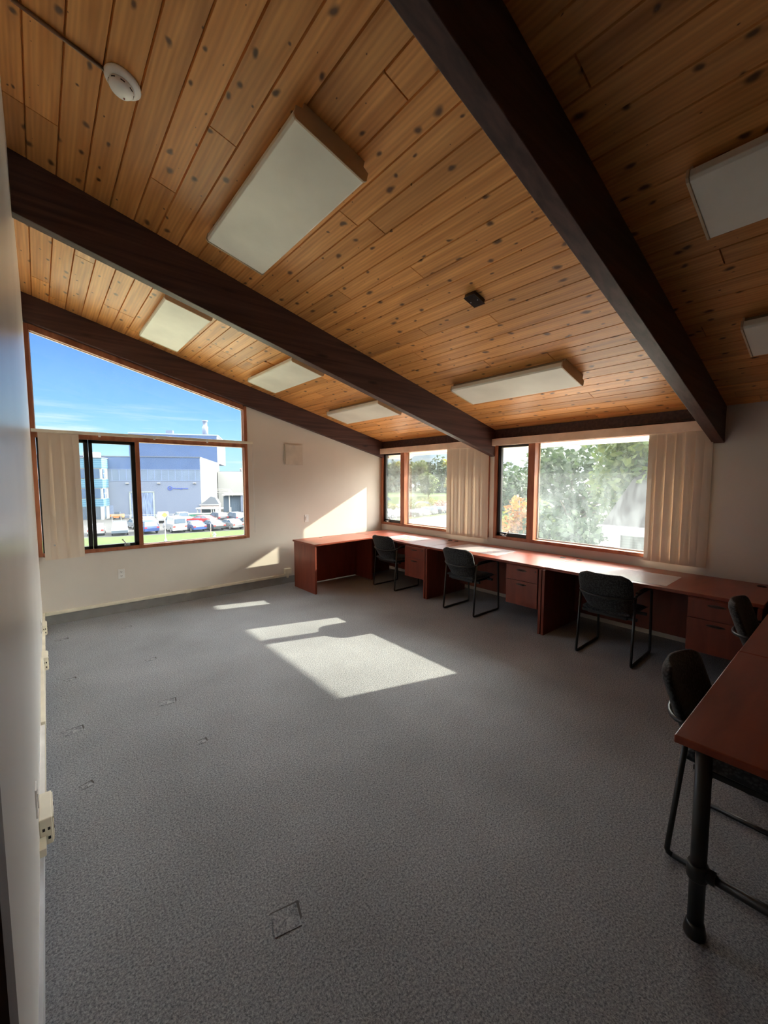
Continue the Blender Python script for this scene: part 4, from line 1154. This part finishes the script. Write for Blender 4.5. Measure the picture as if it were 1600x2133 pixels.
for k, (x, y, h, r, m) in enumerate(((13.7, 7.2, 6.0, 1.3, LGREEN), (12.0, 6.4, 5.6, 1.25, LGREEN), (12.9, 7.0, 6.9, 1.3, LDARK), (11.6, 5.3, 5.4, 1.1, LGREEN), (15.6, 8.8, 7.0, 1.3, LGREEN), (11.3, 4.3, 5.2, 1.1, LDARK), (12.6, 5.9, 6.6, 1.2, LDARK))):
    tree(x, y, ZG, h, r, m, 80 + k, ['bright green', 'mid green', 'dark green', 'low green', 'tall green', 'lowest dark green', 'dense dark green'][k] + ' bush in the garden below the wide window', 'garden bushes below the wide window', n=2400, leaf=.14, trunk=.05, low=.3, cat='shrub', name='shrub')
# neighbouring roof on the right of the wide window
ROOF = mat_stripes('grey_shingle_roof', (0.019, 0.017, 0.017), (0.031, 0.027, 0.028), 'X', 3.0, .8)
SIDING = mat_stripes('pale_siding', (0.138, 0.140, 0.138), (0.170, 0.170, 0.165), 'Z', 4.0, .7)
t = empty('neighbour_house', (13.4, 5.2, ZG), 0, 'neighbouring house with a grey shingle gable roof at the right of the wide window', 'house')
b = MB(); b.box(.5, 7.1, -12, -.25, 0, 5.85); b.prism([(.5, -.25, 5.85), (7.1, -.25, 5.85), (3.8, -.25, 7.75)], (0, -.1, 0)); b.build('walls', SIDING, t)
b = MB(); b.prism([(-.1, .1, 5.86), (3.8, .1, 8.1), (7.7, .1, 5.86), (7.7, .1, 5.74), (3.8, .1, 7.98), (-.1, .1, 5.74)], (0, -12.4, 0)); b.build('roof', ROOF, t)
b = MB(); b.box(-.13, -.08, -12.3, .12, 5.62, 5.88); b.build('fascia', mat('house_fascia', (.22, .22, .22), .6), t)
b = MB(); b.box(.46, .50, -3.2, -2.2, 3.6, 4.9); b.build('window', mat('dark_window_glass', (.05, .06, .08), .1), t)

# ---- vehicles
def paint(name, c, r=.3): return mat(name, c, r, coat=.6, coatr=.08, var=.01)
PAINTS = dict(white=paint('white_car_paint', (0.26, 0.265, 0.275)), silver=paint('silver_car_paint', (0.14, 0.147, 0.158), .25), blue=paint('blue_car_paint', (0.021, 0.048, 0.168)), dark=paint('dark_car_paint', (0.021, 0.024, 0.033)),
              red=paint('red_car_paint', (0.300, 0.012, 0.018)), grey=paint('grey_blue_car_paint', (0.072, 0.096, 0.132)), orange=paint('orange_paint', (0.450, 0.132, 0.036)))
CARGLASS = mat('car_glass', (.05, .07, .10), .08, spec=.7)
TYRE = mat('tyre_rubber', (.02, .02, .02), .8)
HUB = mat('wheel_alloy', (.5, .5, .52), .3, .7)
TAIL = mat('tail_light_red', (.45, .02, .02), .25)
def car_proto(kind):
    """origin on the ground under the middle; nose towards +y"""
    t = empty('car'); w = .90
    if kind == 'sedan':
        low = [(-2.3, .35), (-2.32, .72), (-2.2, .98), (-1.45, 1.0), (.95, .98), (2.15, .82), (2.32, .62), (2.3, .32)]
        top = [(-1.75, .98), (-1.0, 1.40), (.25, 1.43), (1.15, .97)]
    elif kind == 'suv':
        low = [(-2.3, .4), (-2.35, .8), (-2.3, 1.08), (1.05, 1.08), (2.15, .98), (2.35, .72), (2.3, .38)]
        top = [(-2.22, 1.06), (-1.98, 1.62), (.3, 1.66), (1.25, 1.06)]
    elif kind == 'van':
        low = [(-2.4, .35), (-2.45, 1.2), (1.5, 1.2), (2.3, 1.0), (2.5, .7), (2.45, .35)]
        top = [(-2.42, 1.18), (-2.3, 2.12), (.75, 2.14), (1.7, 1.17)]
    else:
        low = [(-2.7, .5), (-2.75, 1.02), (-.55, 1.05), (1.35, 1.08), (2.55, 1.0), (2.7, .75), (2.65, .45)]
        top = [(-.6, 1.04), (-.5, 1.72), (.75, 1.74), (1.45, 1.06)]
    b = MB(); b.prism([(-w, y, z) for y, z in low], (2 * w, 0, 0))
    # roof panel
    (ya, za), (yb, zb) = top[1], top[2]
    b.hexa([(-w * .80, ya - .03, za - .05), (w * .80, ya - .03, za - .05), (w * .80, yb + .04, zb - .05), (-w * .80, yb + .04, zb - .05), (-w * .76, ya + .03, za + .02), (w * .76, ya + .03, za + .02), (w * .76, yb - .03, zb + .02), (-w * .76, yb - .03, zb + .02)])
    n = 4
    for s in (-1, 1):
        for (p0, p1) in ((0, 1), (3, 2)):
            (y0, z0), (y1, z1) = top[p0], top[p1]
            b.tube([(s * w * .955, y0, z0), (s * w * .79, y1, z1)], .04, 6)
        ym = (ya + yb) / 2 - .1
        b.tube([(s * w * .955, ym, top[0][1]), (s * w * .80, ym, (za + zb) / 2)], .04, 6)
    if kind == 'van': b.hexa([(-w * .975, -2.42, 1.19), (w * .975, -2.42, 1.19), (w * .975, .55, 1.19), (-w * .975, .55, 1.19), (-w * .85, -2.31, 2.10), (w * .85, -2.31, 2.10), (w * .85, .45, 2.12), (-w * .85, .45, 2.12)])
    b.build('body', PAINTS['white'], t, bevel=.05)
    g = MB(); (y0, z0), (y3, z3) = top[0], top[3]
    g.hexa([(-w * .93, y0 + .03, z0), (w * .93, y0 + .03, z0), (w * .93, y3 - .03, z3), (-w * .93, y3 - .03, z3), (-w * .79, ya, za - .03), (w * .79, ya, za - .03), (w * .79, yb, zb - .03), (-w * .79, yb, zb - .03)])
    g.build('windows', CARGLASS, t)
    if kind == 'van':
        g = MB(); g.hexa([(-w * .8, -2.44, 1.32), (w * .8, -2.44, 1.32), (w * .8, -2.38, 1.32), (-w * .8, -2.38, 1.32), (-w * .74, -2.36, 1.92), (w * .74, -2.36, 1.92), (w * .74, -2.3, 1.92), (-w * .74, -2.3, 1.92)]); g.build('rear_window', CARGLASS, t)
    ax = 1.38 if kind != 'pickup' else 1.7
    for y in (-ax, ax):
        for s in (-1, 1):
            b = MB(); r = .33 if kind in ('sedan',) else .37
            x0, x1 = (s * (w - .16), s * (w + .015))
            b.tube([(x0, y, r), (x1, y, r)], r, 20); wh = b.build('wheel', TYRE, t)
            h = MB(); h.tube([(x1 - s * .01, y, r), (x1 + s * .012, y, r)], r * .6, 14); h.build('hub', HUB, wh)
    for s in (-1, 1):
        b = MB(); yb_ = low[0][0]; zz = .78 if kind == 'sedan' else .9
        b.box(*sorted((s * .58, s * .88)), yb_ - .05, yb_ + .1, zz - .09, zz + .07); b.build('tail_light', TAIL, t)
        b = MB(); yf = max(p[0] for p in low); b.box(*sorted((s * .52, s * .85)), yf - .2, yf - .02, .62, .76); b.build('headlight', HUB, t)
    return t
PROTO = {}
def car(kind, colr, x, y, heading, label, group=None, z=ZG):
    """heading: compass angle from +y towards +x in degrees"""
    if kind not in PROTO:
        PROTO[kind] = car_proto(kind); t = PROTO[kind]
    else: t = copy_tree(PROTO[kind])
    if t is not PROTO[kind] or True:
        body = [c for c in bpy.data.objects if c.parent == t and c.name.split('.')[0] == 'body'][0]
        if t is not PROTO[kind]: body.data = body.data.copy()
        body.data.materials[0] = PAINTS[colr]
    t.name = {'sedan': 'car', 'suv': 'suv', 'van': 'van', 'pickup': 'pickup_truck'}[kind]
    t.location = (x, y, z + .0); t.rotation_euler = (0, 0, -math.radians(heading)); tag(t, label, 'car', group)
G1 = 'cars in the front row of the parking lot'; G2 = 'cars in the back row of the parking lot'; G3 = 'cars in the lot seen through the corner window'
car('sedan', 'white', 5.6, 65.6, 8, 'white car in front of the office block, leftmost through the far casement', G1)
car('suv', 'grey', 8.0, 63.9, 188, 'grey-blue suv facing the window, right side of the far casement', G1)
car('suv', 'blue', 11.0, 63.3, -6, 'bright blue car left of the white van in the front row', G1)
car('sedan', 'grey', 10.9, 70.3, -6, 'grey car behind the bright blue car', G2)
car('van', 'white', 14.3, 62.4, -3, 'white van in the front row, beside the yellow sign post', G1)
car('sedan', 'blue', 16.6, 61.7, -6, 'dark blue car just right of the white van', G1)
car('sedan', 'dark', 19.0, 61.2, -8, 'black car behind the red stake in the front row', G1)
car('sedan', 'silver', 21.5, 60.8, -10, 'silver-white car second from the right in the front row', G1)
car('suv', 'dark', 24.1, 60.1, -8, 'dark suv at the right end of the front row', G1)
car('sedan', 'white', 12.9, 73.0, 175, 'white car with its windscreen to us, in the back row over the blue car', G2)
car('suv', 'white', 16.0, 77.6, 190, 'white suv farthest back, above the van', G2)
car('pickup', 'white', 18.3, 74.5, -8, 'white pickup in the back row right of the van', G2)
car('sedan', 'red', 20.2, 70.2, -35, 'bright red car in the back row', G2)
car('suv', 'dark', 23.3, 72.0, -6, 'dark suv just right of the red car', G2)
car('suv', 'grey', 25.6, 70.2, -6, 'grey suv third from the right in the back row', G2)
car('pickup', 'grey', 28.3, 70.6, -8, 'grey pickup at the right end of the back row', G2)
# corner window lot
car('suv', 'white', 50.2, 60.6, -20, 'white suv left in the lot behind the corner casement', G3)
car('sedan', 'white', 51.8, 57.6, -75, 'pale car nearest the verge in the corner casement', G3)
car('sedan', 'dark', 54.6, 57.0, -25, 'dark car first right of the corner window mullion', G3)
car('sedan', 'white', 57.3, 57.6, -25, 'white car second right of the corner window mullion', G3)
car('suv', 'silver', 60.2, 58.2, -25, 'silver suv in the middle of the corner window lot', G3)
car('suv', 'dark', 63.1, 59.0, -25, 'dark suv right of the silver one in the corner window lot', G3)
car('sedan', 'white', 66.2, 59.8, -25, 'white car beside the blind edge in the corner window lot', G3)
car('sedan', 'blue', 69.2, 60.6, -25, 'blue car farthest right in the corner window lot', G3)
car('suv', 'dark', 73.5, 73.0, -68, 'long dark suv parked alone on the far side of the corner window lot', G3)
car('van', 'silver', 78, 92, 120, 'pale van parked by the rising lawn, left in the corner casement', G3)

OUTW = mat('outdoor_white_paint', (0.289, 0.289, 0.281), .6)
# ---- factory building
FR_RZ = math.atan2(-.407, .913)
BLUE1 = mat('blue_fascia_panel', (0.032, 0.066, 0.156), .55, var=.04, vs=.4)
BLUE2 = mat('pale_blue_panel', (0.089, 0.123, 0.184), .5, var=.06, vs=.5)
RIB = mat_stripes('ribbed_cladding', (0.112, 0.134, 0.190), (0.139, 0.162, 0.218), 'X', 2.7 / 1.0, .6)
RIBW = mat('white_cladding', (0.235, 0.235, 0.229), .6, var=.03, vs=.3)
LINE = mat('dark_joint', (.12, .16, .26), .6)
f = empty('factory_building', (24.394, 84.946, ZG), FR_RZ, 'large pale blue ribbed factory hall with a darker blue top band', 'building')
def part(nm, m, p, args, bev=0):
    b = MB(); b.box(*args); return b.build(nm, m, p, bevel=bev)
part('lower_wall', RIB, f, (-30, 0, 0, 34, 0, 6.97))
part('panel_band', BLUE2, f, (-30, 0, .0, 34, 6.97, 9.15))
part('fascia_band', BLUE1, f, (-30, 0, 0, 34, 9.15, 11.5))
part('side_cladding', RIBW, f, (0, .12, .02, 34, 0, 11.48))
part('roof', mat('grey_roof', (.10, .11, .13), .8), f, (-30.1, .15, -.1, 34, 11.5, 11.62))
part('tall_hall', BLUE1, f, (-20.5, .1, 30, 52, 11.5, 18.7))
part('tall_hall_roof_line', mat('pale_capping', (.20, .25, .36), .5), f, (-20.6, .4, 29.9, 52, 18.7, 19.0))
part('tall_hall_side', RIBW, f, (.1, .22, 30, 52, 11.5, 18.7))
b = MB(); b.lathe([(.75, 19), (.75, 21.3), (.55, 21.5), (.55, 22.6), (.75, 22.7), (.75, 23.0)], (-3.0, 33, 0), seg=16); b.build('chimney', mat('stack_metal', (.13, .15, .2), .5), f)
part('roof_vent', BLUE2, f, (-12.2, -10.6, 31, 32.5, 19, 19.9))
for i in range(15): part('panel_joint', LINE, f, (-17.6 + i * 1.19, -17.47 + i * 1.19, -.03, .0, 6.97, 9.15))
part('band_line', LINE, f, (-30, .0, -.05, 0, 6.92, 7.02)); part('band_line', LINE, f, (-30, .0, -.05, 0, 9.11, 9.19)); part('band_line', LINE, f, (-30, .05, -.05, 0, 11.44, 11.54))
d_ = part('loading_door', mat('strip_curtain', (.13, .17, .27), .3, var=.3, vs=1.5, stretch=(6, 1, .4)), f, (-12.2, -8.45, -.04, 0, 0, 4.75))
part('door_frame', mat('grey_trim', (.22, .25, .24), .6), d_, (-8.45, -8.2, -.10, 0, 0, 4.9)); part('door_frame', MATS['grey_trim'], d_, (-12.45, -8.2, -.10, 0, 4.75, 4.95)); part('door_frame', MATS['grey_trim'], d_, (-12.45, -12.2, -.10, 0, 0, 4.9))
part('service_door', LINE, f, (-16.0, -15.2, -.04, 0, 0, 2.4))
for x in (-12.9, -7.6, -1.3): part('wall_lamp', OUTW, f, (x, x + .5, -.35, 0, 6.45, 6.62))
SIGNM = mat('sign_blue', (.03, .07, .38), .5)
def text_part(body, size, loc, parent, m, name='sign_lettering'):
    cu = bpy.data.curves.new(name, 'FONT'); cu.body = body; cu.size = size; cu.extrude = .02
    tmp = bpy.data.objects.new(name + '_tmp', cu); COL.objects.link(tmp)
    dg = bpy.context.evaluated_depsgraph_get(); me = bpy.data.meshes.new_from_object(tmp.evaluated_get(dg)); bpy.data.objects.remove(tmp)
    me.transform(Matrix.Translation(loc) @ Matrix.Rotation(PI / 2, 4, 'X')); me.materials.clear(); me.materials.append(m)
    o = bpy.data.objects.new(name, me); link(o, parent); return o
text_part('Westinghouse', .47, (-4.95, -.06, 5.36), f, SIGNM)
b = MB(); b.tube([(-5.45 + .36 * math.cos(a * PI / 12), -.06, 5.55 + .36 * math.sin(a * PI / 12)) for a in range(24)], .05, 6, closed=True)
pts = [(-5.67, 5.65), (-5.56, 5.40), (-5.45, 5.62), (-5.34, 5.40), (-5.23, 5.65)]
b.tube([(x, -.06, z) for x, z in pts], .035, 6); b.lathe([(.06, .04), (0, .04)], (-5.45, -.04, 5.33), (0, -1, 0), 10)
b.build('sign_emblem', SIGNM, f)
# low white wing on the right
l = empty('low_factory_wing', (24.394, 84.946, ZG), FR_RZ, 'low white corrugated wing to the right of the factory hall', 'building')
part('walls', RIBW, l, (.3, 26, 28, 60, 0, 9.25)); part('roof', MATS['grey_roof'], l, (.3, 26, 28, 60, 9.25, 9.35))
for k, x in enumerate((6.0, 8.6)):
    b = MB(); b.lathe([(.25, 9.3), (.25, 9.9), (.4, 10.0), (0, 10.3)], (x, 30, 0), seg=10); b.build('roof_cowl', OUTW, l)
s_ = empty('blue_grey_shed', (24.394, 84.946, ZG), FR_RZ, 'blue-grey ribbed shed in front of the low white factory wing', 'building')
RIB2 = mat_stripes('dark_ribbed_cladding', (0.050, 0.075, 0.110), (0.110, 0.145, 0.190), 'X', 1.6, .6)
part('walls', RIB2, s_, (3.2, 6.9, 10, 18, 0, 3.45)); part('pale_wall', RIB, s_, (6.9, 14, 9, 18, 0, 3.7)); part('roof_edge', OUTW, s_, (3.0, 14.2, 8.8, 18, 3.7, 3.9))  # right-hand section uses the paler ribbed cladding
p_ = empty('pipe_bridge', (24.394, 84.946, ZG), FR_RZ, 'grey pipe bridge running out from the white factory side wall', 'pipes')
for z in (4.3, 4.75, 5.05):
    b = MB(); b.tube([(.3, 12, z), (4.6, 9.5, z), (5.2, 9.4, z - .8)], .07, 6); b.build('pipe', mat('pipe_grey', (.35, .35, .33), .5), p_)
part('support', MATS['pipe_grey'], p_, (4.4, 4.6, 9.3, 9.5, 0, 5.1))
# canopy and tent-roofed shelter
c = empty('entrance_canopy', (24.1, 80.0, ZG), math.atan2(-2.5, 2.9), 'flat white canopy on posts in front of the factory corner', 'canopy')
part('roof_slab', OUTW, c, (-1.9, 2.5, -.8, 1.2, 1.72, 1.95))
for x in (-1.7, .9, 1.3, 2.2): part('post', OUTW, c, (x, x + .16, -.7, -.55, 0, 1.72))
part('back_panel', MATS['grey_roof'], c, (-1.6, 1.0, .9, 1.1, 0, 1.7))
c = empty('gabled_shelter', (25.6, 84.2, ZG), FR_RZ, 'small shelter with a grey gabled roof behind the white canopy', 'shelter')
b = MB(); b.prism([(-1.6, 0, 2.2), (2.0, 0, 2.2), (1.2, 0, 3.7), (0.4, 0, 3.9)], (0, 3, 0)); b.build('roof', MATS['grey_roof'], c)
part('walls', mat('shelter_wall', (.45, .36, .33), .7), c, (-1.5, 1.9, .1, 2.9, 0, 2.2)); part('roof_edge', OUTW, c, (-1.7, 2.1, -.12, 0, 2.12, 2.3))
# fence
fe = empty('rail_fence', (24.394, 84.946, ZG), FR_RZ, 'thin white rail fence in front of the factory loading door', 'fence')
for i in range(14): part('post', OUTW, fe, (-13 + i * 1.35, -12.93 + i * 1.35, -8.0, -7.93, 0, 1.15))
part('top_rail', OUTW, fe, (-13, 4.6, -8.0, -7.95, 1.1, 1.17))
# containers
cn = empty('green_container', (21.9, 77.9, ZG), FR_RZ, 'long green waste container behind the red car', 'container')
GRN = mat_stripes('green_container_steel', (0.036, 0.120, 0.090), (0.060, 0.180, 0.132), 'X', 1.2, .5)
part('tub', GRN, cn, (-2.6, 2.4, -.9, .9, .15, 1.05)); part('rim', OUTW, cn, (-2.65, 2.45, -.95, .95, 1.05, 1.12))
og = empty('orange_loader', (10.7, 88.0, ZG), FR_RZ, 'small orange machine parked beside the office block', 'machine')
part('body', PAINTS['orange'], og, (-1.0, 1.0, -.6, .6, .3, .95), .05); part('cab', CARGLASS, og, (-.3, .5, -.5, .5, .95, 1.35))
for x in (-.7, .7):
    b = MB(); b.tube([(x, -.62, .3), (x, .62, .3)], .3, 12); b.build('wheel', TYRE, og)
# ---- office block
of = empty('office_block', (24.394, 84.946, ZG), FR_RZ, 'three-storey office block with teal ribbed bands at the left of the factory', 'building')
TEAL = mat_stripes('teal_ribbed_band', (0.043, 0.115, 0.178), (0.093, 0.178, 0.238), 'Z', .8, .5)
TEALD = mat('dark_blue_glazing', (0.039, 0.072, 0.135), .25, var=.1, vs=.6)  # one dark blue glass tone for the windows on both faces
s0, t0, t1 = -15.8, -3.0, .5
part('core_walls', RIBW, of, (-34, s0, t0, -.12, 0, 11.0))
for (z0, z1) in ((9.25, 11.0), (5.75, 7.3), (2.4, 3.75)):
    part('teal_band', TEAL, of, (-34, s0 + .1, t0 - .1, -.12, z0, z1))
for (z0, z1) in ((7.35, 9.2), (3.8, 5.7)):
    w_ = part('window', TEALD, of, (s0 - 6, s0 - 2.2, t0 - .12, t0, z0 + .1, z1 - .1))
    w_ = part('window', TEALD, of, (s0 - 2.0, s0 - .3, t0 - .12, t0, z0 + .1, z1 - .1))
    w_ = part('window', TEALD, of, (s0, s0 + .14, t0 + .3, t0 + 1.35, z0 + .1, z1 - .1))
    part('window_bar', OUTW, w_, (s0 + .14, s0 + .18, t0 + .3, t0 + 1.35, (z0 + z1) / 2 - .05, (z0 + z1) / 2 + .05)); part('window_bar', OUTW, w_, (s0 + .14, s0 + .18, t0 + .8, t0 + .88, z0 + .1, z1 - .1))
part('porch_recess', CARGLASS, of, (s0 - 4, s0 + .05, t0 - .05, t0 + 1.2, .1, 2.35)); part('porch_post', RIBW, of, (s0 - .35, s0 + .1, t0 - .3, t0 + .1, 0, 2.4))
part('roof', MATS['grey_roof'], of, (-34, s0 + .2, t0 - .2, -.12, 11.0, 11.15))
for x in (-18.8, -17.4): part('roof_unit', MATS['pipe_grey'], of, (x, x + 1.0, -2.2, -1.0, 11.15, 12.1), .05)
# ---- small things on the grass
sg = empty('crossing_sign', (11.0, 52.4, ZG), 0, 'yellow diamond warning sign on a white post on the grass, left of the van', 'sign')
b = MB(); b.lathe([(.16, 0), (.14, .25), (.05, .45), (.04, 3.0)], (0, 0, 0), seg=12); b.build('post', OUTW, sg)
b = MB(); q = .33; b.prism([(-q, -.05, 3.15), (0, -.05, 3.15 - q), (q, -.05, 3.15), (0, -.05, 3.15 + q)], (0, .03, 0)); b.build('sign_plate', mat('sign_yellow', (.85, .60, .05), .4), sg)
b = MB(); b.box(.1, .42, -.02, .2, 3.0, 3.5); b.build('lamp_housing', OUTW, sg, bevel=.03)
st = empty('marker_stake', (16.3, 53.1, ZG), 0, 'thin red and white marker stake on the grass', 'stake')
b = MB(); b.cyl((0, 0, 0), (0, 0, 1.0), .035, 8); b.build('lower_section', mat('stake_red', (.7, .15, .08), .5), st); b = MB(); b.cyl((0, 0, 1.0), (0, 0, 1.7), .035, 8); b.build('upper_section', OUTW, st)
hy = empty('fire_hydrant', (16.5, 52.4, ZG), 0, 'small white fire hydrant on the grass right of the stake', 'hydrant')
b = MB(); b.lathe([(.16, .08), (.13, .12), (.13, .48), (.15, .50), (.12, .60), (.04, .68), (0, .7)], (0, 0, 0), seg=14); b.tube([(-.22, 0, .38), (.22, 0, .38)], .06, 10); b.build('barrel', OUTW, hy)
lpst = empty('lot_lamp_post', (27.1, 76.2, ZG), 0, 'slim white post between the back-row cars at the right', 'post')
b = MB(); b.cyl((0, 0, 0), (0, 0, 2.1), .05, 8); b.build('pole', OUTW, lpst)
rs = empty('road_sign', (100, 103, -3.2), 0, 'small white diamond road sign before the far wood', 'sign')
b = MB(); b.cyl((0, 0, 0), (0, 0, 2.6), .06, 8); b.build('post', OUTW, rs)
b = MB(); q = .75; b.prism([(-q, -.12, 2.6), (0, -.12, 2.6 - q), (q, -.12, 2.6), (0, -.12, 2.6 + q)], (0, .04, 0)); b.build('sign_plate', OUTW, rs)
gp = empty('lot_sign_post', (48.7, 54.3, ZG), 0, 'round-topped white post beside the lot in the corner casement', 'sign')
b = MB(); b.cyl((0, 0, 0), (0, 0, 1.6), .06, 8); b.build('post', OUTW, gp)
b = MB(); b.tube([(.22 * math.cos(a * PI / 8), 0, 1.75 + .42 * math.sin(a * PI / 8)) for a in range(16)], .05, 6, closed=True); b.build('hoop', OUTW, gp)
for k, (x, y) in enumerate(((76.5, 67.0), (79.6, 67.2))):
    cn_ = empty('traffic_cone', (x, y, ZG), 0, ('left' if k == 0 else 'right') + ' orange traffic cone by the red bushes of the corner lot', 'traffic cone')
    b = MB(); b.lathe([(.55, 0), (.5, .05), (.32, .08), (.1, 1.5), (0, 1.5)], (0, 0, 0), seg=14); b.build('cone', PAINTS['orange'], cn_); b = MB(); b.lathe([(.262, .5), (.20, .9)], (0, 0, 0), seg=14); b.build('band', OUTW, cn_)
tree(33.5, 126, ZG, 17.5, 4.2, LRED, 55, 'bare reddish tree behind the low white wing', n=1400, leaf=.3, low=.35, branches=14)
# overhead wires
for k, dz in enumerate((0, .32)):
    b = MB(); P0 = Vector((-6, 34, 11.9 - dz)); P1 = Vector((34, 47, 12.3 - dz)); pts = []
    for i in range(13):
        u = i / 12; p = P0.lerp(P1, u); p.z -= 1.2 * 4 * u * (1 - u) * .6; pts.append(p)
    b.tube(pts, .014, 6); tag(b.build('power_line', mat('wire_dark', (.08, .09, .12), .6)), ['upper', 'lower'][k] + ' thin overhead wire crossing the sky in the raked window', 'wire')
